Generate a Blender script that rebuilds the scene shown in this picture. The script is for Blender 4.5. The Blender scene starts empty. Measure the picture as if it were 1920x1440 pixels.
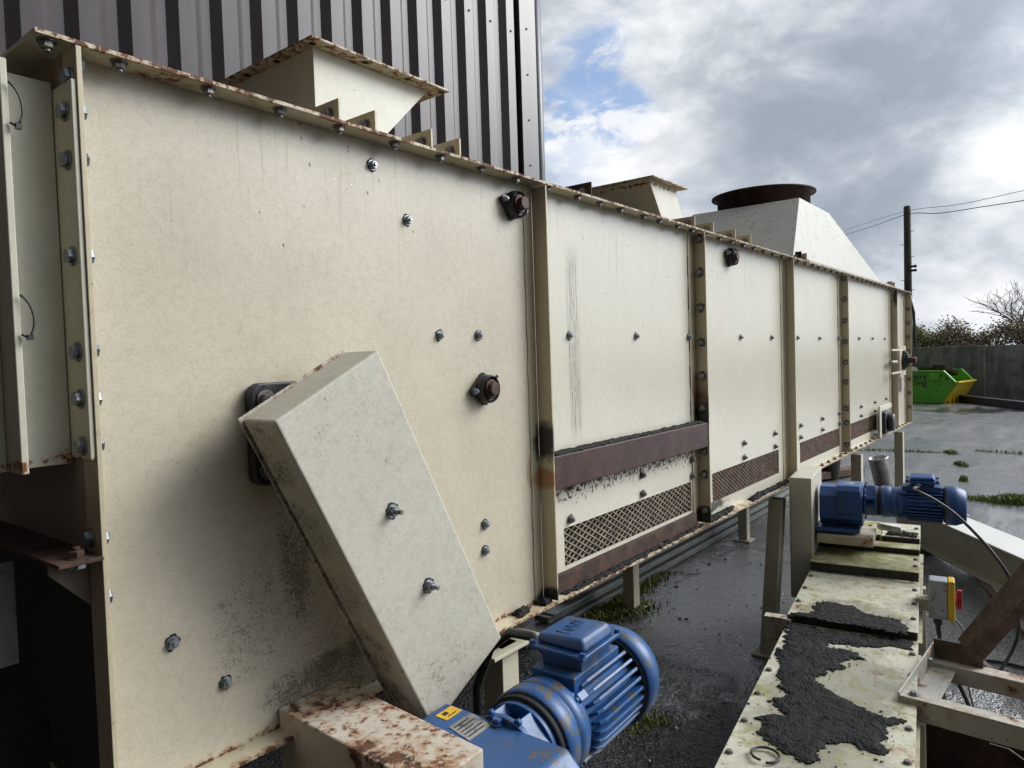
import bpy, bmesh, math, random
from mathutils import Vector, Matrix, noise as mnoise
R = math.radians
rnd = random.Random(7)
S = bpy.context.scene
COL = S.collection

# ------------------------------------------------------------------ camera
cam_d = bpy.data.cameras.new("camera"); cam = bpy.data.objects.new("camera", cam_d); COL.objects.link(cam)
CR = Vector((0.61879478, -0.78490323, -0.03193635))
CU = Vector((0.04784622, -0.00292093, 0.99885044))
CF = Vector((0.78409423, 0.61961148, -0.0357472))
CP = Vector((0, -1.5, 1.9))
cam.matrix_world = Matrix(((CR.x, CU.x, -CF.x, CP.x), (CR.y, CU.y, -CF.y, CP.y), (CR.z, CU.z, -CF.z, CP.z), (0, 0, 0, 1)))
cam_d.sensor_width = 36; cam_d.lens = 1330 / 1920 * 36; cam_d.clip_start = 0.05; cam_d.clip_end = 2000
S.camera = cam
S.view_settings.view_transform = 'Standard'; S.view_settings.look = 'None'
S.view_settings.gamma = 1; S.view_settings.exposure = 0.24
S.render.resolution_x = 1024; S.render.resolution_y = 768

def ray(px, py):
    return (CF + CR * ((px - 960) / 1330) + CU * ((720 - py) / 1330))
def on(px, py, ax, v):
    d = ray(px, py); t = (v - CP[ax]) / d[ax]; return CP + d * t

# ------------------------------------------------------------------ node helper
class N:
    def __init__(s, nt): s.nt = nt
    def n(s, t, **k):
        nd = s.nt.nodes.new(t)
        for a, b in k.items(): setattr(nd, a, b)
        return nd
    def set(s, sock, v):
        if hasattr(v, 'is_output'): s.nt.links.new(v, sock)
        else: sock.default_value = v
    def math(s, op, a, b=0.0, clamp=False):
        m = s.n('ShaderNodeMath', operation=op, use_clamp=clamp)
        s.set(m.inputs[0], a); s.set(m.inputs[1], b); return m.outputs[0]
    def vm(s, op, a, b=(0, 0, 0), out=0):
        m = s.n('ShaderNodeVectorMath', operation=op)
        s.set(m.inputs[0], a)
        if op != 'LENGTH': s.set(m.inputs[1], b)
        return m.outputs[out]
    def mix(s, f, a, b, bt='MIX'):
        m = s.n('ShaderNodeMix', data_type='RGBA', blend_type=bt)
        s.set(m.inputs[0], f)
        for i, v in ((6, a), (7, b)):
            if not hasattr(v, 'is_output') and len(v) == 3: v = (*v, 1)
            s.set(m.inputs[i], v)
        return m.outputs[2]
    def mr(s, v, a, b, c=0.0, d=1.0, smooth=True):
        m = s.n('ShaderNodeMapRange', interpolation_type='SMOOTHSTEP' if smooth else 'LINEAR')
        s.set(m.inputs[0], v)
        for i, x in enumerate((a, b, c, d)): s.set(m.inputs[i + 1], x)
        return m.outputs[0]
    def noise(s, vec, scale, detail=4.0, rough=0.55, dist=0.0, color=False):
        m = s.n('ShaderNodeTexNoise')
        s.set(m.inputs['Vector'], vec); m.inputs['Scale'].default_value = scale
        m.inputs['Detail'].default_value = detail; m.inputs['Roughness'].default_value = rough
        m.inputs['Distortion'].default_value = dist
        return m.outputs[1 if color else 0]
    def voro(s, vec, scale, rand=1.0, feature='F1'):
        m = s.n('ShaderNodeTexVoronoi', feature=feature)
        s.set(m.inputs['Vector'], vec); m.inputs['Scale'].default_value = scale
        m.inputs['Randomness'].default_value = rand
        return m.outputs
    def ramp(s, f, st):
        m = s.n('ShaderNodeValToRGB'); s.set(m.inputs[0], f)
        cr = m.color_ramp
        while len(cr.elements) < len(st): cr.elements.new(0.5)
        for e, (p, c) in zip(cr.elements, st): e.position = p; e.color = (*c, 1)
        return m.outputs[0]
    def sep(s, v):
        m = s.n('ShaderNodeSeparateXYZ'); s.set(m.inputs[0], v); return m.outputs
    def scale(s, v, sc): return s.vm('MULTIPLY', v, sc)
    def bump(s, h, st, dist=0.01, nrm=None):
        m = s.n('ShaderNodeBump'); s.set(m.inputs['Height'], h)
        s.set(m.inputs['Strength'], st); m.inputs['Distance'].default_value = dist
        if nrm is not None: s.set(m.inputs['Normal'], nrm)
        return m.outputs[0]
    def spot(s, P, c, r, nz=None, amt=0.0):
        v = s.vm('DIVIDE', s.vm('SUBTRACT', P, c), r)
        l = s.vm('LENGTH', v, out=1)
        if nz is not None: l = s.math('ADD', l, s.math('MULTIPLY', s.math('SUBTRACT', nz, 0.5), amt))
        return s.mr(l, 1.0, 0.55, 0.0, 1.0)

MATS = {}
def mat(name, obj_coords=False):
    m = bpy.data.materials.new(name); m.use_nodes = True
    nt = m.node_tree; h = N(nt); b = nt.nodes['Principled BSDF']
    if obj_coords: P = h.n('ShaderNodeTexCoord').outputs['Object']
    else: P = h.n('ShaderNodeNewGeometry').outputs['Position']
    MATS[name] = m
    return m, h, b, P

# ------------------------------------------------------------------ sky + sun
W = bpy.data.worlds.new("World"); S.world = W; W.use_nodes = True
SUN_AZ = R(-38); SUN_EL = R(33)          # azimuth from +X towards +Y
SD = Vector((math.cos(SUN_AZ) * math.cos(SUN_EL), math.sin(SUN_AZ) * math.cos(SUN_EL), math.sin(SUN_EL)))
h = N(W.node_tree)
bg = W.node_tree.nodes['Background']
sky = h.n('ShaderNodeTexSky', sky_type='NISHITA'); sky.sun_disc = False
sky.sun_elevation = SUN_EL; sky.sun_rotation = R(90) - SUN_AZ; sky.dust_density = 0.6; sky.air_density = 1.2
D = h.n('ShaderNodeTexCoord').outputs['Generated']
sx, sy, sz = h.sep(D)
zz = h.math('ADD', h.math('MAXIMUM', sz, 0.0), 0.16)
uvw = h.n('ShaderNodeCombineXYZ')
h.set(uvw.inputs[0], h.math('DIVIDE', sx, zz)); h.set(uvw.inputs[1], h.math('DIVIDE', sy, zz)); uvw.inputs[2].default_value = 3.7
UV = uvw.outputs[0]
D2 = h.vm('MULTIPLY', D, (1, 1, 1.9))
nA = h.noise(D2, 2.1, 4, .55, .3)
nB = h.noise(h.vm('ADD', D2, (11.3, 4.1, 0)), 4.2, 8, .58, .25)
nC = h.noise(D2, 9.0, 7, .62, .5)
def blob(px, py, rad, soft=0.5):
    d = ray(px, py).normalized()
    l = h.vm('LENGTH', h.vm('SUBTRACT', D, tuple(d)), out=1)
    l = h.math('ADD', l, h.math('MULTIPLY', h.math('SUBTRACT', nC, 0.5), rad * 2.6))
    return h.mr(l, rad * (1 + soft), rad * (1 - soft))
blue = h.math('MAXIMUM', blob(1120, 125, .047), blob(1160, 205, .042))
blue = h.math('MAXIMUM', blue, blob(1045, 225, .035))
blue = h.math('MAXIMUM', blue, h.math('MULTIPLY', blob(1040, 300, .05), .45))
blue = h.math('MULTIPLY', blue, h.mr(h.noise(D2, 13, 7, .6, .4), .40, .54, .15, 1))
white = h.math('MAXIMUM', blob(1230, 262, .085, .8), blob(1130, 270, .07, .6))
white = h.math('MAXIMUM', white, h.math('MULTIPLY', blob(1900, 288, .034, .8), .75))
white = h.math('MAXIMUM', white, h.math('MULTIPLY', blob(1790, 350, .07, .9), .25))
white = h.math('MAXIMUM', white, h.math('MULTIPLY', blob(1240, 60, .12, .8), .65))
white = h.math('MAXIMUM', white, h.math('MULTIPLY', blob(1850, 535, .05, .9), .45))
dark = h.math('MAXIMUM', blob(1560, 255, .15, .9), h.math('MULTIPLY', blob(1800, 130, .2, .9), .75))
dark = h.math('MAXIMUM', dark, h.math('MULTIPLY', blob(1880, 400, .05, .9), .5))
dark = h.math('MAXIMUM', dark, h.math('MULTIPLY', blob(1800, 455, .10, .9), .85))
shade = h.math('ADD', h.mr(nB, .33, .70, .05, .90), h.math('MULTIPLY', white, .5))
shade = h.math('SUBTRACT', shade, h.math('MULTIPLY', dark, .22))
shade = h.math('ADD', shade, h.math('ADD', h.math('MULTIPLY', h.math('SUBTRACT', nA, .5), .5), h.math('MULTIPLY', h.math('SUBTRACT', nC, .45), .35)))
cloud = h.ramp(shade, [(0.0, (.30, .345, .41)), (0.35, (.41, .455, .515)), (0.62, (.58, .615, .66)), (1.0, (.84, .85, .865))])
# the cloud deck is brighter round the hidden sun and darker away from it
dt = h.math('MAXIMUM', h.vm('DOT_PRODUCT', D, tuple(SD), out=1), 0.0)
glow = h.math('ADD', h.math('MULTIPLY', h.math('POWER', dt, 16.0), 14.0), 0.0)
side = h.mr(h.vm('DOT_PRODUCT', D, (0.95, -0.25, 0.2), out=1), -0.5, 0.55, 0.30, 1.0)
cl = h.vm('SCALE', cloud); cl_node = cl.node; h.set(cl_node.inputs[3], h.math('MULTIPLY', side, h.math('ADD', 1.0, glow)))
skyc = h.vm('MULTIPLY', sky.outputs[0], (.085, .095, .115))
skyc = h.mix(.5, skyc, (.27, .42, .72))
fin = h.mix(h.math('MULTIPLY', blue, .82), cl, skyc)
h.set(bg.inputs['Color'], fin); bg.inputs['Strength'].default_value = 1.0

sun_d = bpy.data.lights.new("sun", 'SUN'); sun = bpy.data.objects.new("sun", sun_d); COL.objects.link(sun)
sun_d.energy = 1.7; sun_d.angle = R(30); sun_d.color = (1.0, .95, .87)
sun.rotation_euler = (-SD).to_track_quat('-Z', 'Y').to_euler()
sun.location = (10, -8, 12)

# ------------------------------------------------------------------ mesh helper
class MB:
    def __init__(s): s.bm = bmesh.new(); s.mi = 0
    def quad(s, pts):
        f = s.bm.faces.new([s.bm.verts.new(p) for p in pts]); f.material_index = s.mi; return f
    def box(s, x0, x1, y0, y1, z0, z1, M=None):
        c = [Vector((x, y, z)) for x in (x0, x1) for y in (y0, y1) for z in (z0, z1)]
        if M is not None: c = [M @ v for v in c]
        v = [s.bm.verts.new(p) for p in c]
        for q in ((0, 1, 3, 2), (4, 6, 7, 5), (0, 4, 5, 1), (2, 3, 7, 6), (0, 2, 6, 4), (1, 5, 7, 3)):
            f = s.bm.faces.new([v[i] for i in q]); f.material_index = s.mi
        return s
    def hexa(s, a, b):           # two quads (bottom, top) joined into a solid
        va = [s.bm.verts.new(p) for p in a]; vb = [s.bm.verts.new(p) for p in b]; n = len(a)
        fs = [s.bm.faces.new(list(reversed(va))), s.bm.faces.new(vb)]
        for i in range(n): fs.append(s.bm.faces.new([va[i], va[(i + 1) % n], vb[(i + 1) % n], vb[i]]))
        for f in fs: f.material_index = s.mi
        return s
    def prism(s, poly, d, M=None):  # polygon of 3-D points extruded by vector d
        a = [Vector(p) for p in poly]; b = [p + Vector(d) for p in a]
        if M is not None: a = [M @ p for p in a]; b = [M @ p for p in b]
        return s.hexa(a, b)
    def lathe(s, prof, M, seg=24, cap0=True, cap1=True, a0=0.0, a1=None):  # prof [(r, z)] round local Z
        rings = []
        for r_, z_ in prof:
            rings.append([s.bm.verts.new(M @ Vector((r_ * math.cos(2 * math.pi * i / seg + a0), r_ * math.sin(2 * math.pi * i / seg + a0), z_))) for i in range(seg)])
        for a, b in zip(rings, rings[1:]):
            for i in range(seg):
                f = s.bm.faces.new([a[i], a[(i + 1) % seg], b[(i + 1) % seg], b[i]]); f.material_index = s.mi; f.smooth = True
        if cap0: f = s.bm.faces.new(list(reversed(rings[0]))); f.material_index = s.mi
        if cap1: f = s.bm.faces.new(rings[-1]); f.material_index = s.mi
        return s
    def tube(s, pts, r, seg=8, r1=None, caps=True):
        pts = [Vector(p) for p in pts]; rings = []; n = len(pts); up = Vector((0.13, 0.2, 0.97))
        for i, p in enumerate(pts):
            t = (pts[min(i + 1, n - 1)] - pts[max(i - 1, 0)]).normalized()
            a = t.cross(up)
            if a.length < 1e-3: a = t.cross(Vector((1, 0, 0)))
            a.normalize(); b = t.cross(a)
            rr = r if r1 is None else r + (r1 - r) * i / (n - 1)
            rings.append([s.bm.verts.new(p + (a * math.cos(2 * math.pi * k / seg) + b * math.sin(2 * math.pi * k / seg)) * rr) for k in range(seg)])
        for x, y in zip(rings, rings[1:]):
            for k in range(seg):
                f = s.bm.faces.new([x[k], x[(k + 1) % seg], y[(k + 1) % seg], y[k]]); f.material_index = s.mi; f.smooth = True
        if caps: s.bm.faces.new(list(reversed(rings[0]))).material_index = s.mi; s.bm.faces.new(rings[-1]).material_index = s.mi
        return s
    def build(s, name, ms, parent=None, bevel=0.0, seg=2):
        bm = s.bm
        bmesh.ops.recalc_face_normals(bm, faces=bm.faces)
        me = bpy.data.meshes.new(name); bm.to_mesh(me); bm.free()
        o = link(name, me, ms, parent)
        if bevel:
            md = o.modifiers.new('bevel', 'BEVEL'); md.width = bevel; md.segments = seg; md.limit_method = 'ANGLE'; md.angle_limit = R(40)
            md.harden_normals = False
        return o
def place(o, parent):
    if parent is not None:
        o.parent = parent
        base = parent.location if parent.type == 'EMPTY' else Vector((0, 0, 0))
        o.matrix_parent_inverse = Matrix.Translation(-base)
def link(name, me, ms, parent=None):
    o = bpy.data.objects.new(name, me); COL.objects.link(o)
    if not me.materials:
        for m in (ms if isinstance(ms, (list, tuple)) else [ms]): me.materials.append(m)
    place(o, parent); return o
def thing(name, label, cat, loc=(0, 0, 0), group=None):
    o = bpy.data.objects.new(name, None); COL.objects.link(o); o.location = loc; o.empty_display_size = .2
    return tag(o, label, cat, group)
def tag(o, label=None, cat=None, group=None, kind=None):
    if label: o['label'] = label
    if cat: o['category'] = cat
    if group: o['group'] = group
    if kind: o['kind'] = kind
    return o
def T(loc, d=(0, 0, 1), roll=0.0):
    q = Vector(d).normalized().to_track_quat('Z', 'Y')
    return Matrix.Translation(Vector(loc)) @ q.to_matrix().to_4x4() @ Matrix.Rotation(roll, 4, 'Z')
def frame(o, ex, ey, ez):
    ex, ey, ez = Vector(ex), Vector(ey), Vector(ez)
    return Matrix(((ex.x, ey.x, ez.x, o[0]), (ex.y, ey.y, ez.y, o[1]), (ex.z, ey.z, ez.z, o[2]), (0, 0, 0, 1)))

# ------------------------------------------------------------------ materials
RUST_D = (.028, .013, .009); RUST_M = (.13, .05, .02); RUST_L = (.30, .15, .06); SOOT = (.012, .011, .012)
def cream(name, base=(.60, .555, .43), grime=.25, chips=.3, rust=.0, edges=(), spots=(), dark_patches=(), moss=0.0, rough=.36, drops=0.0, streak=None, splat=None, tint=(.50, .45, .33), bumpy=.12, flecks=(.035,), fsz=.2, runs=None):
    """aged cream paint: tone drift, gritty grime, chips down to rust, rusted edges, stains with their own place"""
    m, h, b, P = mat(name)
    big = h.noise(P, 1.7, 3, .6)
    mid = h.noise(P, 9, 5, .65)
    fin = h.noise(P, 170, 2, .65)
    mot = h.noise(P, 42, 4, .7)
    col = h.mix(h.mr(big, .35, .7, 0, .55), base, tint)
    col = h.mix(h.mr(mid, .45, .75, 0, .22), col, (base[0] * .78, base[1] * .77, base[2] * .74))
    # gritty grime, clustered
    dens = h.math('MULTIPLY', h.mr(h.noise(P, 3.1, 4, .65), .30, .75, 0.25, 1.0), .05 + grime * .22)
    for c, r, a in dark_patches:
        dens = h.math('ADD', dens, h.math('MULTIPLY', h.spot(P, c, r, mid, .9), a))
    lim = h.math('SUBTRACT', .80, h.math('MULTIPLY', dens, .62))
    fm = h.math('ADD', h.math('MULTIPLY', fin, .62), h.math('MULTIPLY', mot, .38))
    gm = h.mr(h.math('SUBTRACT', fm, lim), -.10, .10, 0, .75)
    col = h.mix(h.mr(mot, .42, .72, 0, .05 + grime * .12), col, (base[0] * .62, base[1] * .60, base[2] * .56))
    col = h.mix(h.mr(fm, .44, .60, 0, .08 + grime * .24), col, (base[0] * .60, base[1] * .57, base[2] * .52))
    col = h.mix(gm, col, (.05, .042, .032))
    soft = h.math('MULTIPLY', dens, .62)
    col = h.mix(soft, col, (.10, .080, .055))
    if flecks:
        vq = h.voro(h.scale(P, (48, 48, 30)), 1.0)
        fr = h.sep(vq[1])
        fl = flecks[0]
        if len(flecks) > 1: fl = h.math('ADD', fl, h.mr(h.sep(P)[2], flecks[1], flecks[2], 0, flecks[3]))
        fk = h.math('MULTIPLY', h.math('LESS_THAN', fr[0], fl), h.mr(h.math('ADD', vq[0], h.math('MULTIPLY', h.math('SUBTRACT', mot, .5), .55)), h.math('ADD', fsz * .4, h.math('MULTIPLY', fr[1], fsz)), .03))
        col = h.mix(h.math('MULTIPLY', fk, .85), col, (.03, .026, .02))
    rg = h.math('ADD', rough, h.math('MULTIPLY', mid, .16))
    # chipped paint
    ch = h.mr(h.noise(P, 26, 5, .7, .3), .765 - chips * .1, .78 - chips * .1)
    rcol = h.mix(h.mr(mot, .35, .65), RUST_D, RUST_M)
    tot = ch
    if rust > 0:
        rn = h.noise(P, 7, 7, .72, .25)
        rs = h.mr(rn, .66 - rust * .22, .70 - rust * .22)
        halo = h.mr(rn, .56 - rust * .22, .70 - rust * .22)
        col = h.mix(h.math('MULTIPLY', halo, .75), col, RUST_L)
        tot = h.math('MAXIMUM', tot, rs)
    px, py, pz = h.sep(P)
    if runs:
        z0, z1, amt = runs
        rv = h.noise(h.scale(P, (62, 1, 1.6)), 1.0, 4, .7)
        k = h.math('MULTIPLY', h.mr(rv, .56, .72), h.mr(pz, z0, z1))
        col = h.mix(h.math('MULTIPLY', k, amt), col, (.23, .15, .07))
    for ax, c, w, bias in edges:
        d = h.math('ABSOLUTE', h.math('SUBTRACT', (px, py, pz)[ax], c))
        v = h.math('ADD', h.math('DIVIDE', d, w), h.math('ADD', h.math('MULTIPLY', h.math('SUBTRACT', mot, .5), -9.0), bias))
        halo = h.mr(v, 1.2, .0)
        col = h.mix(h.math('MULTIPLY', halo, .8), col, RUST_L)
        tot = h.math('MAXIMUM', tot, h.mr(v, .12, -.05))
    for c, r, cc, a in spots:
        k = h.spot(P, c, r, mid, 1.3)
        col = h.mix(h.math('MULTIPLY', k, a), col, cc)
    if streak:
        x0, x1, z0, z1, a = streak
        sn = h.noise(h.scale(P, (170, 1, 2.2)), 1.0, 5, .7)
        fx = h.math('MULTIPLY', h.mr(px, x0, x0 + .03), h.mr(px, x1, x1 - .035))
        fz = h.math('MULTIPLY', h.mr(pz, z1, z1 - .12), h.mr(pz, z0, z0 + .1))
        gr = h.mr(h.noise(h.scale(P, (160, 160, 34)), 1.0, 4, .7), .35, .62, .35, 1)
        k = h.math('MULTIPLY', h.math('MULTIPLY', fx, fz), h.math('MULTIPLY', h.mr(sn, .40, .60), gr))
        col = h.mix(h.math('MULTIPLY', k, a), col, (.11, .10, .085))
    if splat:
        x0, x1, z0, z1 = splat
        fx = h.math('MULTIPLY', h.mr(px, x0, x0 + .02), h.mr(px, x1, x1 - .02))
        g = h.mr(pz, z0, z1, 0.0, .3)
        fx = h.math('MULTIPLY', fx, h.math('MULTIPLY', h.math('GREATER_THAN', pz, z0), h.math('LESS_THAN', pz, z1)))
        vv = h.noise(h.scale(P, (75, 1, 48)), 1.0, 3, .6)
        k = h.math('MULTIPLY', fx, h.mr(vv, h.math('SUBTRACT', .76, g), h.math('SUBTRACT', .79, g)))
        tot = h.math('MAXIMUM', tot, k); 
    if moss:
        mo = h.mr(h.noise(P, 11, 9, .68), .60 - moss * .2, .76 - moss * .12)
        col = h.mix(h.math('MULTIPLY', mo, .85), col, (.20, .19, .045))
        mo2 = h.mr(h.noise(h.vm('ADD', P, (3, 7, 1)), 17, 9, .7), .64 - moss * .05, .72)
        col = h.mix(h.math('MULTIPLY', mo2, .7), col, (.085, .065, .03))
    col = h.mix(tot, col, rcol)
    rg = h.mix(tot, rg, (.8, .8, .8))
    hgt = h.math('SUBTRACT', h.math('MULTIPLY', fin, .25), tot)
    hgt = h.math('ADD', hgt, h.math('MULTIPLY', mid, .5))
    if drops:
        vd = h.voro(P, 55)
        sel = h.math('LESS_THAN', h.sep(vd[1])[0], drops)
        dd = h.math('MULTIPLY', h.mr(vd[0], .16, .02), sel)
        hgt = h.math('ADD', hgt, h.math('MULTIPLY', dd, 2.5))
        rg = h.mix(h.math('GREATER_THAN', dd, .05), rg, (.05, .05, .05))
    h.set(b.inputs['Base Color'], col); h.set(b.inputs['Roughness'], rg)
    h.set(b.inputs['Normal'], h.bump(hgt, bumpy * 2.5, .0012))
    return m
def rusty(name, a=RUST_D, c=RUST_M, l=(.22, .13, .085), rough=.75, spec=.35, sc=1.0):
    m, h, b, P = mat(name)
    n = h.noise(P, 12 * sc, 5, .68, .2); n2 = h.noise(P, 70 * sc, 4, .7)
    col = h.mix(h.mr(n, .38, .62), a, c); col = h.mix(h.mr(n2, .58, .75, 0, .7), col, l)
    h.set(b.inputs['Base Color'], col); b.inputs['Roughness'].default_value = rough
    b.inputs['Specular IOR Level'].default_value = spec
    h.set(b.inputs['Normal'], h.bump(n2, .5, .002)); return m
def plain(name, col, rough=.5, metal=0.0, bump=.0, bsc=80, var=.25, obj=False, dirt=0.0):
    m, h, b, P = mat(name, obj)
    n = h.noise(P, 14, 7, .65)
    c = h.mix(h.mr(n, .3, .7), tuple(x * (1 - var) for x in col), tuple(min(1, x * (1 + var)) for x in col))
    if dirt:
        k = h.mr(h.noise(P, 34, 8, .7), .62 - dirt * .2, .72 - dirt * .15)
        c = h.mix(h.math('MULTIPLY', k, .85), c, (.05, .04, .03))
    h.set(b.inputs['Base Color'], c); b.inputs['Metallic'].default_value = metal
    h.set(b.inputs['Roughness'], h.math('ADD', rough - .08, h.math('MULTIPLY', n, .16)))
    if bump: h.set(b.inputs['Normal'], h.bump(h.noise(P, bsc, 5, .65), bump, .004))
    return m

M_side1 = cream('paint_side_near', base=(.595, .535, .415), tint=(.53, .47, .355), grime=.78, runs=(1.95, 2.5, .55), edges=((2, 1.032, .010, .15),), chips=.05, drops=.06, rough=.26, flecks=(.012, 2.15, 2.46, .20), fsz=.16,
    dark_patches=[((1.05, 0, 1.32), (.30, .3, .32), .20), ((1.02, 0, 1.5), (.06, .2, .26), .2), ((1.3, 0, 1.1), (.5, .2, .09), .25)],  # denser dark patches left of and below the chain guard
    spots=[((1.985, 0, 1.50), (.03, .05, .07), RUST_L, .5)])
M_side = cream('paint_side', base=(.65, .615, .51), rough=.15, grime=.34, runs=(2.0, 2.5, .5), chips=.15, drops=.10, flecks=(.03, 2.2, 2.46, .10), fsz=.18, streak=(2.235, 2.345, 1.56, 2.36, .9), splat=(2.06, 3.39, 1.26, 1.43), tint=(.60, .565, .46),
    spots=[((2.05, 0, 1.58), (.05, .1, .14), SOOT, .9), ((3.38, 0, 1.62), (.035, .1, .10), SOOT, .8), ((2.09, 0, 1.18), (.05, .1, .16), (.36, .2, .08), .6), ((3.52, 0, 1.08), (.3, .1, .035), SOOT, .9)])
M_post = cream('paint_post', base=(.53, .46, .32), tint=(.44, .37, .24), grime=.35, chips=.35, edges=((1, -.065, .002, 2.3),),
    spots=[((2.05, -.02, 1.60), (.06, .1, .09), SOOT, .97), ((2.04, -.01, 1.47), (.06, .1, .05), (.33, .15, .05), .85), ((3.40, -.02, 1.62), (.06, .1, .12), SOOT, .95), ((3.40, -.02, 1.72), (.06, .1, .1), (.2, .1, .04), .6),
           ((8.37, -.05, 2.42), (.08, .035, .12), SOOT, .95), ((3.40, -.03, 1.07), (.06, .1, .07), SOOT, .95), ((2.04, -.03, 1.05), (.06, .08, .04), SOOT, .95)])
M_flange = cream('paint_flange', base=(.55, .50, .37), grime=.45, chips=.75, rust=.12, edges=((1, -.065, .007, .1), (2, 2.842, .005, .1), (2, 2.872, .005, .2)), rough=.5,
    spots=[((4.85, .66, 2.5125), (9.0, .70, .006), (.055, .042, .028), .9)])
M_bflange = cream('paint_bottom_flange', base=(.58, .53, .38), grime=.4, chips=.95, rust=.35, edges=((1, -.065, .012, .2),), rough=.5)
M_end_shaded = cream('paint_end_shaded', base=(.30, .24, .17), tint=(.2, .15, .1), grime=.7, chips=.7, rust=.15, edges=((1, -.065, .004, .5),), rough=.6)  # cream turned dark brown: the end's shade is put into the base
M_neck = cream('paint_neck', base=(.52, .50, .40), grime=.4, chips=.25, edges=((1, -.065, .003, .8), (2, 1.735, .01, .4)), rough=.45)
M_guard = cream('paint_guard', base=(.56, .535, .445), tint=(.49, .465, .38), grime=.9, chips=.55, flecks=(.10,), edges=((1, -.095, .005, .85),), rough=.5,
    dark_patches=[((.835 + .425 * t, -.13, 1.76 - .82 * t), (.075, .085, .13), .28) for t in (.08, .3, .5, .7, .9)] + [((1.38, -.225, 1.06), (.25, .06, .12), .1)])
M_hopper = cream('paint_hopper', base=(.66, .64, .54), grime=.25, chips=.35, edges=((2, 2.85, .010, .15),), rough=.4)
M_hood = cream('paint_hood', base=(.40, .385, .325), tint=(.35, .335, .27), grime=.4, chips=.62, moss=.3, rough=.4, flecks=(.02, 2.72, 3.12, .22), fsz=.6, runs=(2.5, 3.2, .4))
M_lid = cream('paint_lid', base=(.60, .58, .47), tint=(.54, .52, .38), grime=.7, chips=1.05, rust=.03, moss=.62, flecks=(.35,), rough=.42, bumpy=.25, fsz=.36,
    spots=[((2.95, -.72, .5), (.75, .30, .06), (.10, .09, .065), .55), ((3.85, -.62, .54), (.25, .34, .06), (.10, .09, .065), .5), ((2.6, -.85, .5), (.4, .2, .06), (.13, .12, .07), .45)])
M_lidm = cream('paint_lid_mossy', base=(.52, .49, .33), tint=(.42, .40, .20), grime=.7, chips=.9, rust=.03, moss=1.15, flecks=(.3,), rough=.55, bumpy=.3)
M_trough = cream('paint_trough', base=(.42, .39, .29), grime=.6, chips=.5, rust=.25, moss=.4, rough=.55)
M_box = cream('paint_rusted_box', base=(.56, .51, .43), tint=(.50, .43, .34), grime=.3, chips=.7, rust=.36, edges=((2, 1.08, .006, .9),), rough=.5, bumpy=.3)
M_frame = cream('paint_angle_frame', base=(.55, .53, .47), grime=.9, chips=1.1, rust=.22, moss=.1, flecks=(.2,), rough=.45, bumpy=.25)
M_leg = cream('paint_leg', base=(.52, .49, .38), grime=.4, chips=.3, rust=.08, rough=.45)
M_beamlit = cream('paint_beam_lit', base=(.72, .72, .68), tint=(.66, .66, .61), grime=.2, chips=.3, rough=.3)  # same beam paint, brightened because its top catches the light
M_beam = cream('paint_beam', base=(.34, .32, .25), tint=(.22, .20, .15), grime=.9, chips=.45, moss=.1, rough=.32)  # grimy web, its base also darkened for the shaded side
M_mesh = plain('mesh_strand', (.36, .29, .21), .5, 0, .2, 60, .35, dirt=.55)
M_meshr = plain('mesh_strand_rusty', (.26, .17, .12), .6, 0, .2, 60, .4, dirt=.6)
M_dark = plain('interior_shade', (.012, .010, .009), .9)  # near-black that stands in for shade inside the machine
M_brown = rusty('brown_primer_rail', (.036, .016, .013), (.060, .029, .024), (.085, .05, .04), .55)
M_rust = rusty('rust', (.075, .050, .038), (.15, .095, .068), (.30, .25, .21), .6)
M_ledge = rusty('ledge_rust', (.03, .017, .012), (.075, .038, .026), (.14, .10, .08), .75)
M_rustd = rusty('rust_dark', (.022, .012, .010), (.055, .026, .018), (.09, .05, .03), .75)
M_zinc = plain('zinc', (.33, .35, .37), .36, .85, .12, 120, .45, obj=True, dirt=.6)
M_zincd = plain('zinc_dull', (.22, .21, .20), .5, .7, .15, 60, .4, obj=True, dirt=.6)
M_chip = plain('paint_chip', (.018, .013, .012), .8)
M_iron = plain('cast_iron', (.022, .022, .028), .5, .2, .3, 90, .4)
M_ironb = rusty('shaft_rust', (.035, .015, .010), (.09, .036, .02), (.14, .08, .05), .6)
M_rubber = plain('rubber', (.016, .016, .017), .45)
M_grit = plain('wet_grit', (.028, .027, .027), .22, 0, .3, 200, .6)
M_debris = plain('black_crumb', (.0085, .008, .008), .85, 0, 1.0, 160, .5); MATS['black_crumb'].node_tree.nodes['Principled BSDF'].inputs['Specular IOR Level'].default_value = .35
def bluepaint(name, base, wear):
    m, h, b, P = mat(name)
    n = h.noise(P, 18, 5, .68, .2); n2 = h.noise(P, 110, 3, .7); n3 = h.noise(P, 5, 4, .6)
    c = h.mix(h.mr(n3, .35, .65, 0, .6), base, tuple(x * .6 for x in base))
    c = h.mix(h.mr(n, .52, .68, 0, .6), c, (base[0] * .5 + .01, base[1] * .5 + .01, base[2] * .45))
    c = h.mix(h.mr(n2, .58, .74, 0, .75), c, (.025, .025, .035))
    c = h.mix(h.mr(h.noise(P, 7, 5, .7), .50, .68, 0, .55), c, (.022, .024, .035))
    k = h.mr(n, .69 - wear * .12, .705 - wear * .12)
    c = h.mix(k, c, h.mix(n2, (.035, .028, .023), (.13, .11, .09)))
    h.set(b.inputs['Base Color'], c); h.set(b.inputs['Roughness'], h.math('ADD', .30, h.math('MULTIPLY', n, .25)))
    h.set(b.inputs['Normal'], h.bump(h.math('SUBTRACT', n2, h.math('MULTIPLY', k, 2)), .22, .001))
    return m
M_blue = bluepaint('blue_enamel', (.014, .078, .235), .75)
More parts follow.
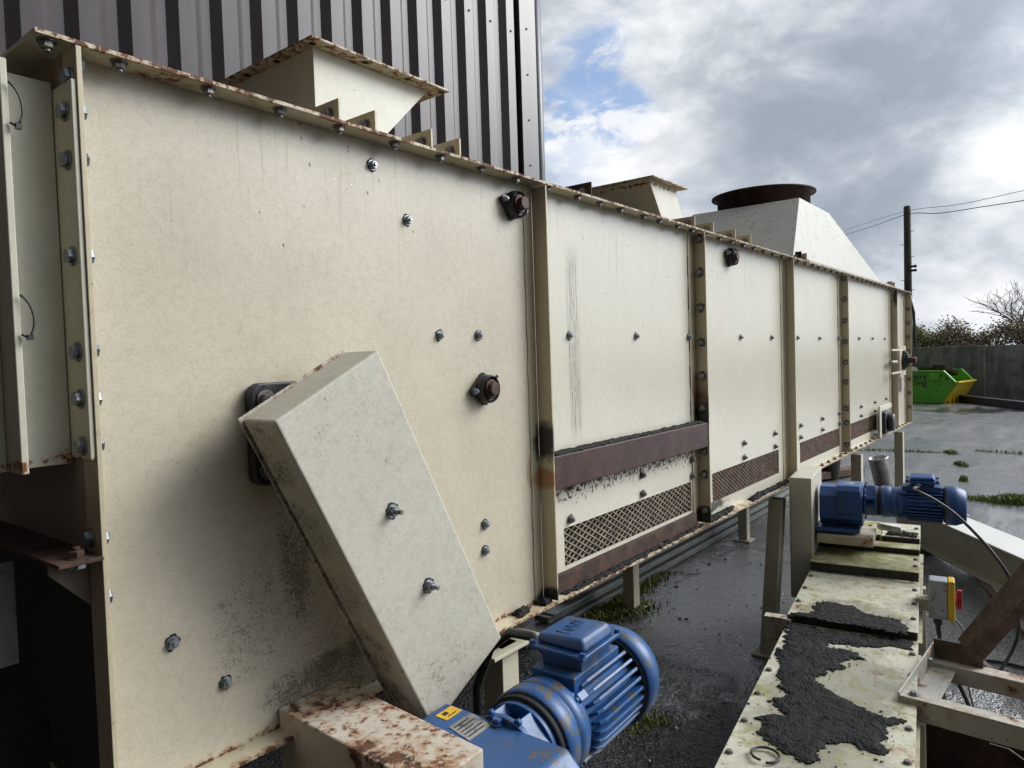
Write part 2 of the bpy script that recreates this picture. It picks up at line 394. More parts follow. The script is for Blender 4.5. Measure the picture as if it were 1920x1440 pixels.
M_blue2 = bluepaint('blue_enamel_flaking', (.014, .078, .235), 1.15)
M_blue3 = bluepaint('blue_enamel_deep', (.010, .064, .23), .2)
M_gap = plain('black_gap', (.01, .01, .011), .8)

# ------------------------------------------------------------------ ground
m, h, b, P = mat('wet_asphalt')
px_, py_, pz_ = h.sep(P)
big = h.noise(P, .35, 7, .6, .3); mid = h.noise(P, 2.2, 8, .65); st = h.noise(h.scale(P, (.35, 2.2, 1)), 1.0, 7, .62)
vo = h.voro(P, 62)[0]; fin = h.noise(P, 90, 4, .7)
col = h.mix(h.mr(mid, .35, .7), (.020, .020, .021), (.065, .062, .060))
col = h.mix(h.mr(fin, .55, .72, 0, .5), col, (.10, .095, .085))
vc = h.voro(P, 75)
col = h.mix(h.math('MULTIPLY', h.math('GREATER_THAN', h.sep(vc[1])[1], .80), h.mr(vc[0], .42, .25, 0, .8)), col, (.20, .195, .18))  # pale specks painted in for wet grit glinting with sky
sheenw = h.mr(px_, 3.0, 4.6)
col = h.mix(h.math('MULTIPLY', sheenw, .6), col, (.12, .118, .116))  # base lightened past the near patch to imitate sky reflections
far = h.mr(px_, 6.5, 9.5)                                   # the concrete yard beyond the coarse asphalt
col = h.mix(far, col, h.mix(h.mr(st, .35, .65), (.11, .108, .105), (.21, .205, .195)))
pud = h.mr(h.math('ADD', h.math('MULTIPLY', big, .6), h.math('MULTIPLY', st, .4)), .50, .60)
pud = h.math('MAXIMUM', pud, h.math('MULTIPLY', h.spot(P, (5.2, .60, 0), (2.4, 1.0, .5), h.noise(P, 4.5, 6, .7), 2.6), 1.0))
pud = h.math('MULTIPLY', pud, h.mr(px_, 2.5, 4.2, .25, 1))
rg = h.mix(pud, h.math('ADD', .12, h.math('MULTIPLY', mid, .26)), (.06, .06, .06))
h.set(b.inputs['Base Color'], h.mix(h.math('MULTIPLY', pud, .45), col, (.125, .125, .13)))  # puddle colour paled to add to the sky reflection
h.set(b.inputs['Roughness'], rg); h.set(b.inputs['Specular IOR Level'], h.math('ADD', .5, h.math('MULTIPLY', pud, .4))); h.set(b.inputs['Coat Weight'], pud); b.inputs['Coat Roughness'].default_value = .12; b.inputs['Coat IOR'].default_value = 1.5
bh = h.math('ADD', h.math('ADD', h.math('MULTIPLY', vo, -.6), h.math('MULTIPLY', fin, .4)), h.math('MULTIPLY', h.noise(P, 26, 4, .65), 2.6))
bst = h.math('MULTIPLY', h.mix(pud, (1, 1, 1), (.34, .34, .34)), h.mr(far, 0, 1, 1, .30))
gn = h.bump(bh, bst, .022); h.set(b.inputs['Normal'], gn); h.set(b.inputs['Coat Normal'], gn)
M_ground = m
g = MB(); g.quad([(-300, -400, 0), (600, -400, 0), (600, 400, 0), (-300, 400, 0)])
tag(g.build('ground', M_ground), kind='structure')

# ------------------------------------------------------------------ cladded building behind
m, h, b, P = mat('brown_cladding')
n = h.noise(h.scale(P, (3, 3, .5)), 1.5, 7, .6)
col = h.mix(h.mr(n, .3, .7), (.047, .036, .036), (.068, .055, .056))
col = h.mix(h.mr(h.noise(P, 40, 6, .7), .66, .72, 0, .5), col, (.05, .045, .045))
h.set(b.inputs['Base Color'], col); b.inputs['Roughness'].default_value = .36
M_clad = m
M_clade = plain('dark_trim', (.055, .055, .065), .4)
M_clad2 = plain('cladding_web', (.035, .028, .026), .6)
BL = thing('industrial_building', 'tall brown ribbed metal building standing behind the cream machine', 'building', (1.6, 3.5, 0))
BA = math.atan(-.05); bex = Vector((math.cos(BA), math.sin(BA), 0)); bey = Vector((-math.sin(BA), math.cos(BA), 0))
BM = frame((1.6, 3.5, 0), bex, bey, (0, 0, 1))
PT = .3225; HB = 8.2
prof = []
u = -.035 - PT * 17
while u < 4.74:      # dark web, crown with a groove, web back, valley
    prof += [(u, .055, 1), (u + .07, 0, 0), (u + .07 + .122, 0, 0), (u + .07 + .122 + .066, .055, 0)]
    u += PT
prof = [p for p in prof if p[0] < 4.74] + [(4.74, .055, 0)]
g = MB()
for (a, da, k), (b_, db, _) in zip(prof, prof[1:]):
    g.mi = 0
    q = g.quad([BM @ Vector((a, da, 0)), BM @ Vector((b_, db, 0)), BM @ Vector((b_, db, HB)), BM @ Vector((a, da, HB))])
g.build('wall_cladding', [M_clad], BL)
g = MB(); g.box(4.755, 5.03, -.012, .06, 0, HB, BM); g.build('corner_flashing', M_clad, BL, .003)
g = MB(); g.lathe([(.085, 0), (.085, HB)], BM @ Matrix.Translation((5.10, .07, 0)), 20); g.build('corner_trim', M_clade, BL)
g = MB(); g.box(-5.6, 5.15, .10, 12, 0, HB - .05, BM); g.build('wall_core', M_clad2, BL)
g = MB(); g.box(-5.6, 5.25, -.12, 12, HB, HB + .12, BM); g.build('roof', M_clade, BL)
for k, (uu, zz_) in enumerate([(4.87, z) for z in (5.55, 5.05, 4.55, 4.05, 3.55)] + [(k * PT + .1, 5.45) for k in range(4, 15)]):
    g = MB(); g.lathe([(.011, 0), (.011, .008)], BM @ T((uu, -.012 if k < 5 else 0, zz_), (0, -1, 0)), 8); g.build('cladding_screw', M_gap, BL)
# unseen block added at the left to darken faces turned towards it
g = MB(); g.box(-6.0, -2.4, -14, 3.3, 0, 9.5); g.build('shade_block', M_clad2, BL)

# ------------------------------------------------------------------ nuts and bolts (shared meshes)
def nut_mesh(name, r, hgt, shank=True, washer=True, chip=0.0, mats=None, seed=0):
    g = MB(); I = Matrix.Identity(4); z = 0.0; q = random.Random(seed)
    if chip:
        g.mi = 1; n = 22
        pts = []
        for i in range(n):
            a = 2 * math.pi * i / n
            rr = chip * (.80 + .32 * q.random() ** 2) * (1.16 if math.sin(a) > .3 else 1)
            pts.append(Vector((rr * math.cos(a), rr * math.sin(a), .0012)))
        g.bm.faces.new([g.bm.verts.new(p) for p in pts]).material_index = 1
        g.mi = 0
    if washer: g.lathe([(r * 1.28, 0), (r * 1.28, .003)], I, 20); z = .003
    a0 = q.random()
    g.lathe([(r * .97, z), (r, z + .0015), (r, z + hgt - .002), (r * .88, z + hgt)], I, 6, a0=a0)
    if shank: g.lathe([(r * .5, z + hgt - .001), (r * .5, z + hgt + r * .35), (r * .4, z + hgt + r * .45)], I, 12)
    bmesh.ops.recalc_face_normals(g.bm, faces=g.bm.faces)
    for f in g.bm.faces: f.smooth = False
    me = bpy.data.meshes.new(name); g.bm.to_mesh(me); g.bm.free()
    for m in (mats or [M_zinc, M_chip]): me.materials.append(m)
    return me
NUTS = [nut_mesh('nut', .0125, .012, chip=.0190, seed=i) for i in range(4)]
NUTD = [nut_mesh('nut_dull', .0120, .011, chip=.0185, mats=[M_zincd, M_chip], seed=i + 9) for i in range(3)]
HEADS = [nut_mesh('bolt_head', .0145, .010, shank=False, mats=[M_zinc, M_chip], seed=i + 20) for i in range(2)]
FB = [nut_mesh('flange_nut', .0125, .012, mats=[M_zincd, M_chip], seed=i + 30, chip=.016) for i in range(2)]
LB = nut_mesh('lid_bolt', .011, .008, shank=False, mats=[M_zincd, M_chip], seed=50)
BIG = nut_mesh('anchor_bolt', .018, .016, mats=[M_rustd, M_chip], seed=51)
def put(name, me, loc, d, parent, sc=1.0):
    o = bpy.data.objects.new(name, me); COL.objects.link(o)
    o.location = loc; o.rotation_euler = Vector(d).normalized().to_track_quat('Z', 'Y').to_euler(); o.scale = (sc,) * 3
    place(o, parent); return o

# ------------------------------------------------------------------ the cream machine
XE = .555; XF = 9.20; YB = 1.17; ZT = 2.504; ZB = 1.03; YO = -.065
DR = thing('belt_dryer', 'long cream bolted steel machine body with hoppers on top, standing on legs over the yard', 'machine', (4.8, .5, 0))
posts = [2.045, 3.41, 4.85, 6.30, 8.38, 9.20]
holes = {1: (2.185, 3.32, 1.11, 1.255), 2: (3.585, 4.675, 1.10, 1.255), 3: (5.13, 6.20, 1.10, 1.245), 4: (6.58, 7.62, 1.10, 1.245)}
xs = [XE + .008] + posts
panels = []
for i in range(6):
    a, b_ = xs[i], xs[i + 1] + (0 if i < 5 else 0); g = MB()
    a += .004 if i else 0
    if i in holes:
        x0, x1, z0, z1 = holes[i]
        for (p0, p1, q0, q1) in ((a, x0, ZB, ZT), (x1, b_, ZB, ZT), (x0, x1, ZB, z0), (x0, x1, z1, ZT)):
            g.quad([(p0, 0, q0), (p1, 0, q0), (p1, 0, q1), (p0, 0, q1)])
        for (p0, p1, q0, q1) in ((x0, x0, z0, z1), (x1, x1, z0, z1)):
            g.quad([(p0, 0, q0), (p0, .006, q0), (p0, .006, q1), (p0, 0, q1)])
        g.quad([(x0, 0, z0), (x1, 0, z0), (x1, .006, z0), (x0, .006, z0)]); g.quad([(x0, 0, z1), (x1, 0, z1), (x1, .006, z1), (x0, .006, z1)])
        bmesh.ops.remove_doubles(g.bm, verts=g.bm.verts, dist=1e-5)
    else:
        nx = 40 if i == 0 else 12; nz = 30; vs = {}
        for ix in range(nx + 1):
            for iz in range(nz + 1):
                x = a + (b_ - a) * ix / nx; z = ZB + (ZT - ZB) * iz / nz
                e = min(ix, nx - ix, iz, nz - iz) / 6.0; e = max(0, min(1, e))
                y = (.005 * mnoise.noise(Vector((x * 1.7, 3.1, z * 1.7))) + .0008 * mnoise.noise(Vector((x * 7, 1.3, z * 7)))) * e
                vs[ix, iz] = g.bm.verts.new((x, y, z))
        for ix in range(nx):
            for iz in range(nz):
                f = g.bm.faces.new([vs[ix, iz], vs[ix + 1, iz], vs[ix + 1, iz + 1], vs[ix, iz + 1]]); f.smooth = True
    panels.append(g.build('side_panel', M_side1 if i == 0 else M_side, DR))
# expanded-metal grilles
for i, (x0, x1, z0, z1) in holes.items():
    g = MB(); pitch = .048 if i == 1 else .042; hh = z1 - z0; slope = .55; run = hh / slope
    for s_ in (1, -1):
        t = x0 - run
        while t < x1 + run:
            # centre line from bottom to top clipped to the opening
            xa, xb = (t, t + run) if s_ == 1 else (t + run, t)
            za, zb = z0, z1
            def clip(xa, za, xb, zb):
                pts = []
                for (X, Z) in ((xa, za), (xb, zb)): pts.append([X, Z])
                for p, q in ((0, 1), (1, 0)):
                    for lim, lo in ((x0, True), (x1, False)):
                        if (pts[p][0] < lim) == lo and pts[p][0] != lim:
                            if (pts[q][0] < lim) == lo: return None
                            k = (lim - pts[p][0]) / (pts[q][0] - pts[p][0])
                            pts[p] = [lim, pts[p][1] + (pts[q][1] - pts[p][1]) * k]
                return pts
            c = clip(xa, za, xb, zb)
            if c:
                (X0, Z0), (X1, Z1) = c; w = .0019 if i == 1 else .0017; yy = .004 + (.0022 if s_ == 1 else 0)
                d = Vector((X1 - X0, 0, Z1 - Z0))
                if d.length > .004:
                    nrm = Vector((-d.z, 0, d.x)).normalized() * w
                    A = Vector((X0, yy, Z0)); B_ = Vector((X1, yy, Z1))
                    g.prism([A - nrm, B_ - nrm, B_ + nrm, A + nrm], (0, .003, 0))
            t += pitch
    g.build('mesh_grille', M_mesh if i == 1 else M_meshr, DR)
g = MB()
for i, (x0, x1, z0, z1) in holes.items():
    g.quad([(x0 - .05, .06, z0 - .05), (x1 + .05, .06, z0 - .05), (x1 + .05, .06, z1 + .05), (x0 - .05, .06, z1 + .05)])
g.build('dark_backing', M_dark, DR)  # near-black sheets painted as the shade behind the grilles
# stiffener posts: flat leg on the sheet + outstanding leg
post_o = []
for i, x in enumerate(posts):
    g = MB(); w = (.055, .075, .09, .09, .11, .09)[i]
    if i == 5: g.box(x - .008, x, YO, YB, ZB, ZT - .004)
    else: g.box(x - .008, x, YO, -.004, ZB + .006, ZT - .006)
    g.box(x - w, x - .008, -.0045, -.0006, ZB + .008, ZT - .008)
    post_o.append(g.build('stiffener_post', M_post, DR, .0015))
    z = ZB + .08; q = random.Random(i)     # stitch weld along the sheet joint
    while z < ZT - .1:
        L = .07 + .05 * q.random()
        g = MB(); g.tube([(x - w - .001, -.0015, z), (x - w - .001 + .002 * (q.random() - .5), -.0018, z + L / 2), (x - w - .001, -.0015, z + L)], .0022, 5)
        z += L + .05 + .05 * q.random()
        g.build('weld_bead', M_rustd if i % 2 else M_post, post_o[-1])
# top plate / flange
g = MB(); n = 90; q = random.Random(3); xa = .490; xb = XF + .012
rows = []
for k in range(n + 1):
    x = xa + (xb - xa) * k / n
    e = YO + (q.random() - .5) * .003
    rows.append([(x, e, ZT - .0), (x, e - .0, ZT + .008), (x, YB + .06, ZT + .008), (x, YB + .06, ZT)])
vr = [[g.bm.verts.new(p) for p in r_] for r_ in rows]
for a, b_ in zip(vr, vr[1:]):
    for j in range(4): g.bm.faces.new([a[j], a[(j + 1) % 4], b_[(j + 1) % 4], b_[j]])
g.bm.faces.new(vr[0]); g.bm.faces.new(vr[-1])
TF = g.build('top_flange', M_flange, DR)
for k, x in enumerate([.516, .641, .823, .999, 1.171, 1.359, 1.538, 1.723, 1.902, 2.082, 2.277, 2.438, 2.6, 2.804, 2.951, 3.141] + [3.3 + .172 * i for i in range(35)]):
    put('flange_bolt', FB[k % 2], (x, -.042, ZT - .0005), (0, 0, -1), TF, 1.0)
# bottom flange and floor
g = MB(); n = 70; rows = []
for k in range(n + 1):
    x = XE + .01 + (XF - XE + .01) * k / n; e = YO + (q.random() - .5) * .004
    rows.append([(x, e, ZB - .006), (x, e, ZB), (x, YB, ZB), (x, YB, ZB - .006)])
vr = [[g.bm.verts.new(p) for p in r_] for r_ in rows]
for a, b_ in zip(vr, vr[1:]):
    for j in range(4): g.bm.faces.new([a[j], a[(j + 1) % 4], b_[(j + 1) % 4], b_[j]])
g.bm.faces.new(vr[0]); g.bm.faces.new(vr[-1])
BF = g.build('bottom_flange', M_bflange, DR)
for k in range(24): put('flange_bolt', FB[k % 2], (5.0 + k * .178, -.040, ZB + .0005), (0, 0, 1), BF)
g = MB(); g.box(XE + .02, XF - .002, .40, .46, ZB - .085, ZB - .0065); g.build('base_rail', M_leg, DR, .002)
g = MB(); g.box(XE + .01, XF - .01, 1.15, YB, ZB, ZT); g.build('rear_panel', M_side, DR)
# near end: end plate, open discharge below it, the flange leg
g = MB(); g.box(XE - .0006, XE + .0075, .001, YB, 1.555, ZT - .001); g.build('end_plate', M_end_shaded, DR)
g = MB(); g.box(XE, XE + .0095, YO, .0, ZB - .35, ZT - .002); g.box(XE + .008, XE + .02, .002, .006, ZB, 1.5545); EP = g.build('end_flange', M_post, DR, .001)
g = MB(); g.box(XE + .012, XE + .03, .02, YB - .03, ZB, 1.56); g.box(.3, XE + .011, .3, YB, ZB - .5, ZB + .1); g.build('dark_infill', M_dark, DR)  # near-black blocks added as the darkness within the open end
for k, z in enumerate((2.48, 2.389, 2.301, 2.12, 1.941, 1.849, 1.761, 1.581, 1.465)):
    put('end_bolt', HEADS[k % 2], (XE + .010, -.033, z), (1, 0, 0), EP)
# neck of the feed section bolted to the end plate
NK = MB(); NK.box(.452, XE - .012, .025, .033, 1.725, 2.452); neck = NK.build('feed_neck', M_neck, DR)
g = MB(); g.box(XE - .0095, XE - .0008, YO + .004, .034, 1.735, 2.44); g.build('neck_flange', M_neck, neck, .0015)
g = MB(); g.box(.440, .4515, -.042, .6, 1.722, 2.452); g.box(.36, .4395, .03, .6, 1.722, 2.452); g.build('neck_rim', M_neck, neck, .0015)
for k, z in enumerate((2.386, 2.296, 2.118, 1.939, 1.85, 1.761)):
    put('neck_bolt', HEADS[k % 2], (XE - .010, -.030, z), (-1, 0, 0), neck)
put('neck_bolt', HEADS[0], (XE - .001, -.034, 2.45), (-1, 0, 0), neck)
# shelf bracket on the end
g = MB(); g.box(.478, XE - .001, -.075, .42, 1.547, 1.554); sh = g.build('shelf_bracket', M_ledge, DR, .001)
g = MB(); g.prism([(.486, .0, 1.546), (XE - .001, .0, 1.546), (XE - .001, .0, 1.448), (.486, .0, 1.522)], (0, .006, 0)); g.build('gusset', M_end_shaded, sh)
put('shelf_bolt', BIG, (.52, -.04, 1.554), (0, 0, 1), sh, .8); put('shelf_bolt', BIG, (.515, .10, 1.554), (0, 0, 1), sh, .8)
put('shelf_bolt', HEADS[0], (.522, -.04, 1.546), (0, 0, -1), sh); put('shelf_bolt', HEADS[1], (XE - .001, -.02, 1.582), (-1, 0, 0), sh)
# nuts on the sheets
for k, (x, z) in enumerate([(1.311, 2.44), (1.435, 2.307), (1.552, 1.977), (1.732, 1.978), (1.732, 1.365), (1.728, 1.28), (.707, 1.321), (.822, 1.191)]):
    put('panel_nut', NUTS[k % 4], (x, -.001, z), (0, -1, 0), panels[0], .90)
for k, x in enumerate([2.257, 2.783, 3.325, 4.033, 4.57, 5.118, 5.663, 6.21, 6.931, 7.472, 8.039]):
    i = next(j for j in range(6) if x < posts[j])
    put('panel_nut', NUTS[k % 4], (x, -.0045 if x in (3.325, 6.21) else -.0005, 1.98), (0, -1, 0), panels[i], .92)
for k, x in enumerate([2.225, 2.803, 3.326, 4.048, 4.595, 5.14, 5.69, 6.195, 6.96, 7.53, 8.05]):
    i = next(j for j in range(6) if x < posts[j])
    put('panel_nut', NUTD[k % 3], (x, -.005, 1.366 if k else 1.408), (0, -1, 0), panels[i], .98); put('panel_nut', NUTD[(k + 1) % 3], (x, -.005, 1.283), (0, -1, 0), panels[i], .98)
for i in (1, 3):
    zlist = (2.467, 2.299, 2.124, 1.949, 1.78, 1.62, 1.40, 1.28, 1.10)
    for k, z in enumerate(zlist): put('post_bolt', NUTD[k % 3], (posts[i] - .0085, -.035, z), (-1, 0, 0), post_o[i], 1.25)
for k in range(8): put('post_bolt', NUTD[k % 3], (posts[5] - .0085, -.035, 2.32 - k * .16), (-1, 0, 0), post_o[5], 1.2)
# brown cover rail and rusty ledge of the second bay
g = MB(); g.box(2.047, 3.401, YO + .004, -.003, 1.425, 1.548); g.build('cover_rail', M_brown, DR, .004)
g = MB(); g.box(2.09, 3.33, -.022, -.001, ZB + .001, 1.098); g.build('ledge_angle', M_ledge, DR, .002)
# bearings
def bearing(x, z, sc=1.0, y=-.001, rot=0.0, parent=DR, shaft=.05):
    M_ = T((x, y, z), (0, -1, 0), 0) @ Matrix.Rotation(rot, 4, 'Z') @ Matrix.Scale(sc, 4)
    g = MB(); n = 40; prof = []
    for i in range(n):
        a = 2 * math.pi * i / n; c, s_ = math.cos(a), math.sin(a)
        r_ = 1 / max(abs(c) / .074 + abs(s_) / .054, 1e-6) * 1.06
        r_ = max(min(r_, .074), .046 if abs(s_) > .5 else .02)
        prof.append(M_ @ Vector((r_ * c, r_ * s_, 0)))
    up = (M_ @ Vector((0, 0, .014)) - M_ @ Vector((0, 0, 0)))
    g.hexa(prof, [p + up for p in prof])
    g.lathe([(.050, .012), (.047, .038), (.043, .043)], M_, 28, cap1=False); g.lathe([(.043, .043), (.039, .030), (.02, .030)], M_, 28, cap0=False, cap1=False)
    g.tube([M_ @ Vector((.030, .028, .03)), M_ @ Vector((.045, .040, .034))], .006 * sc, 8)
    b_ = g.build('bearing', M_iron, parent, .002)
    g = MB(); g.lathe([(.033, .028), (.033, .042), (.031, .044)], M_, 20, cap0=False); g.lathe([(.023, .043), (.023, .012 + shaft), (.020, .014 + shaft)], M_, 20, cap0=False)
    g.build('shaft', M_ironb, b_)
    for s_ in (-1, 1):
        p = M_ @ Vector((.056 * s_, 0, .014)); put('bearing_nut', NUTS[0], p, (0, -1, 0), b_, .85 * sc)
    return b_
bearing(1.925, 2.421, .95, rot=-.25); bearing(1.742, 1.805, .95, rot=.08, shaft=.045); bearing(3.88, 2.425, 1.0, rot=-.3, shaft=.04)
# square flange bearing behind the chain guard
g = MB(); M_ = T((.985, -.001, 1.742), (0, -1, 0))
pts = []
for cx, cy, a0 in ((.055, .09, 0), (-.055, .09, 90), (-.055, -.09, 180), (.055, -.09, 270)):
    for k in range(5):
        a = R(a0 + k * 22.5); pts.append(M_ @ Vector((cx + .03 * math.cos(a), cy + .03 * math.sin(a), 0)))
g.hexa(pts, [p + Vector((0, -.03, 0)) for p in pts]); g.lathe([(.055, .03), (.05, .085)], M_, 24)
sb = g.build('drive_bearing', M_iron, DR, .004)
for dx, dz in ((-.05, .082), (.05, .082), (-.05, -.082), (.05, -.082)): put('bearing_nut', NUTD[0], (.985 + dx, -.031, 1.742 + dz), (0, -1, 0), sb, 1.5)
# far-end take-up bearings
g = MB(); g.box(8.56, 8.92, -.050, -.040, 1.58, 1.90); tb = g.build('take_up_bracket', M_post, DR, .002)
for z in (1.862, 1.625): g = MB(); g.box(8.02, 8.56, -.075, -.060, z - .009, z + .009); g.build('take_up_rod', M_hopper, tb, .002)
bearing(8.74, 1.745, 1.45, y=-.051, rot=1.57, parent=tb.parent, shaft=.075)
g = MB(); g.tube([(8.05, -.05, 1.735), (8.36, -.05, 1.735)], .02, 10); g.build('take_up_screw', M_zincd, tb)
g = MB(); g.box(8.60, 8.90, -.008, -.006, 1.40, 1.55); g.build('cover_plate', M_brown, DR)
g = MB(); g.box(7.40, 7.95, -.075, -.060, 1.29, 1.335); g.box(7.40, 7.47, -.075, -.060, 1.035, 1.29); g.box(7.40, 7.95, -.060, -.002, 1.036, 1.046)
bb = g.build('bearing_bracket', M_hopper, DR, .002)
g = MB(); g.box(7.52, 7.80, -.10, -.03, 1.06, 1.27); g.lathe([(.085, 0), (.085, .05), (.05, .06)], T((7.66, -.10, 1.165), (0, -1, 0)), 20); g.build('bearing_block', M_iron, bb, .01)
# lugs on the roof
LUG = [1.209, 1.332, 1.549, 1.674, 2.446, 3.433, 3.671, 3.984, 4.232, 5.24, 5.369, 8.46, 8.605]
for k, x in enumerate(LUG):
    g = MB(); dk = .028 if k in (4, 9) else 0
    yl = .04 if k in (9, 10, 11) else .24; g.box(x - .007, x, -.004, yl, ZT + .0085, ZT + .088); g.box(x, x + .05, -.004, yl, ZT + .0085, ZT + .015)
    lg = g.build('roof_lug', M_rustd if k in (4, 9) else M_post, DR, .001)
    put('lug_bolt', FB[k % 2], (x - .0075, .035, ZT + .052), (-1, 0, 0), lg, 1.15)
# hopper 1
def sheetbox(g, bot, top):
    g.hexa([Vector(p) for p in bot], [Vector(p) for p in top]); return g
g = MB(); sheetbox(g, [(1.325, .255, ZT + .009), (1.47, .255, ZT + .009), (1.47, .76, ZT + .009), (1.325, .76, ZT + .009)], [(1.325, .255, 2.838), (1.80, .255, 2.838), (1.80, .76, 2.838), (1.325, .76, 2.838)])
H1 = g.build('inlet_hopper', M_hopper, DR, .001)
g = MB(); g.box(1.285, 1.86, .205, .80, 2.8385, 2.8455); g.build('hopper_flange', M_flange, H1, .001)
for x, y in ((1.312, .24), (1.312, .42), (1.312, .58), (1.5, .228), (1.68, .228), (1.84, .228)): g = MB(); g.lathe([(.011, 0), (.011, .0015)], T((x, y, 2.8383), (0, 0, -1)), 10); g.build('flange_hole', M_rustd, H1)
g = MB(); sheetbox(g, [(3.86, .33, ZT + .009), (4.12, .33, ZT + .009), (4.12, .9, ZT + .009), (3.86, .9, ZT + .009)], [(3.59, .33, 2.868), (3.925, .33, 2.868), (3.925, .9, 2.868), (3.59, .9, 2.868)])
H2 = g.build('outlet_hopper', M_hopper, DR, .001)
g = MB(); g.box(3.56, 4.0, .285, .95, 2.8685, 2.8755); g.build('hopper_flange', M_flange, H2, .001)
# hood with round spigot
g = MB(); sheetbox(g, [(5.19, .045, ZT + .009), (8.40, .045, ZT + .009), (8.40, 1.22, ZT + .009), (5.19, 1.22, ZT + .009)], [(5.99, .22, 3.122), (6.88, .22, 3.122), (6.88, 1.13, 3.122), (5.99, 1.13, 3.122)])
HD = g.build('extract_hood', M_hood, DR, .002)
g = MB(); Mh = T((6.49, .68, 3.10), (-.01, 0, 1)); g.lathe([(.395, 0), (.395, .175), (.445, .180), (.445, .195), (.38, .196), (.38, .05)], Mh, 48, cap1=False)
g.build('round_spigot', M_rustd, HD)
g = MB(); g.box(5.45, 8.6, .005, .035, ZT + .009, ZT + .05); g.build('hood_base_angle', M_hood, HD, .002)
# legs
def leg(x, y, xb=None, w=.085, z1=ZB - .088, z0=0.0):
    g = MB(); xb = x if xb is None else xb
    g.hexa([(xb, y, z0 + .012), (xb + w, y, z0 + .012), (xb + w, y + w, z0 + .012), (xb, y + w, z0 + .012)], [(x, y, z1), (x + w, y, z1), (x + w, y + w, z1), (x, y + w, z1)])
    g.box(xb - .04, xb + w + .04, y - .04, y + w + .04, z0, z0 + .0118)
    return g.build('leg', M_leg, DR, .002)
leg(1.775, -.02); leg(4.58, -.045, 4.36); leg(6.86, -.02); leg(8.85, -.02)
for x in (1.775, 4.60, 6.93, 8.85): leg(x, 1.05, w=.09)
for x in (4.60, 6.93): g = MB(); g.box(x - .06, x + .2, 1.02, 1.045, .76, .94); g.build('leg_bracket', M_leg, DR, .002)
g = MB(); g.box(1.70, 1.96, -.05, .06, ZB - .10, ZB - .088); g.build('leg_bracket', M_leg, DR, .002)
# chain guard over the drive
def guard_box(O, ex, ez, L, Wd, y0, y1, name, mt, parent):
    """box with front sheet, separate rear flange and slot line; ex = across, ez = down its length"""
    ey = Vector((0, -1, 0))
    M_ = frame(O, ex, ey, ez)
    g = MB(); g.box(0, Wd, y0 + .012, y1, 0, L, M_); o = g.build(name, mt, parent, .006, 3)
    g = MB(); g.box(-.004, Wd + .004, y0, y0 + .0045, -.004, L + .004, M_); g.build('guard_back_plate', mt, o, .001)
    g = MB(); g.box(.006, Wd - .006, y0 + .0047, y0 + .0118, .006, L - .006, M_); g.build('guard_seam', M_gap, o)
    return o, M_
GX = Vector((.892, 0, .452)).normalized(); GZ = Vector((.452, 0, -.892)).normalized()
GO = (.832, 0, 1.787)
CG, GM = guard_box(GO, GX, GZ, .925, .318, .09, .222, 'chain_guard', M_guard, DR)
for (px, py) in ((735, 958), (803, 1098)):
    p = on(px, py, 1, -.2225); put('guard_bolt', NUTS[1], p, (0, -1, 0), CG, 1.05)
    g = MB(); g.tube([p, p + Vector((0, -.036, 0))], .0055, 10); g.build('guard_stud', M_zincd, CG)
g = MB(); g.tube([(.985, -.05, 1.742), (.985, -.15, 1.742)], .025, 14); g.build('drive_shaft', M_ironb, DR)

# rust-eaten steel box in the foreground
g = MB(); g.hexa([(.955, -.004, .62), (1.13, -.004, .62), (1.097, -.523, .62), (.935, -.523, .62)], [(.95, -.004, 1.08), (1.135, -.004, 1.08), (1.10, -.523, 1.08), (.93, -.523, 1.08)])
RB = thing('steel_cover_box', 'small cream box with badly rusted peeling top below the slanting chain cover', 'cover box', (1.03, -.27, .62))
g.build('cover_shell', M_box, RB, .004)
g = MB(); g.tube([(1.102, -.470, 1.074), (1.105, -.475, .9), (1.104, -.475, .66)], .004, 6); g.build('seam', M_rustd, RB)
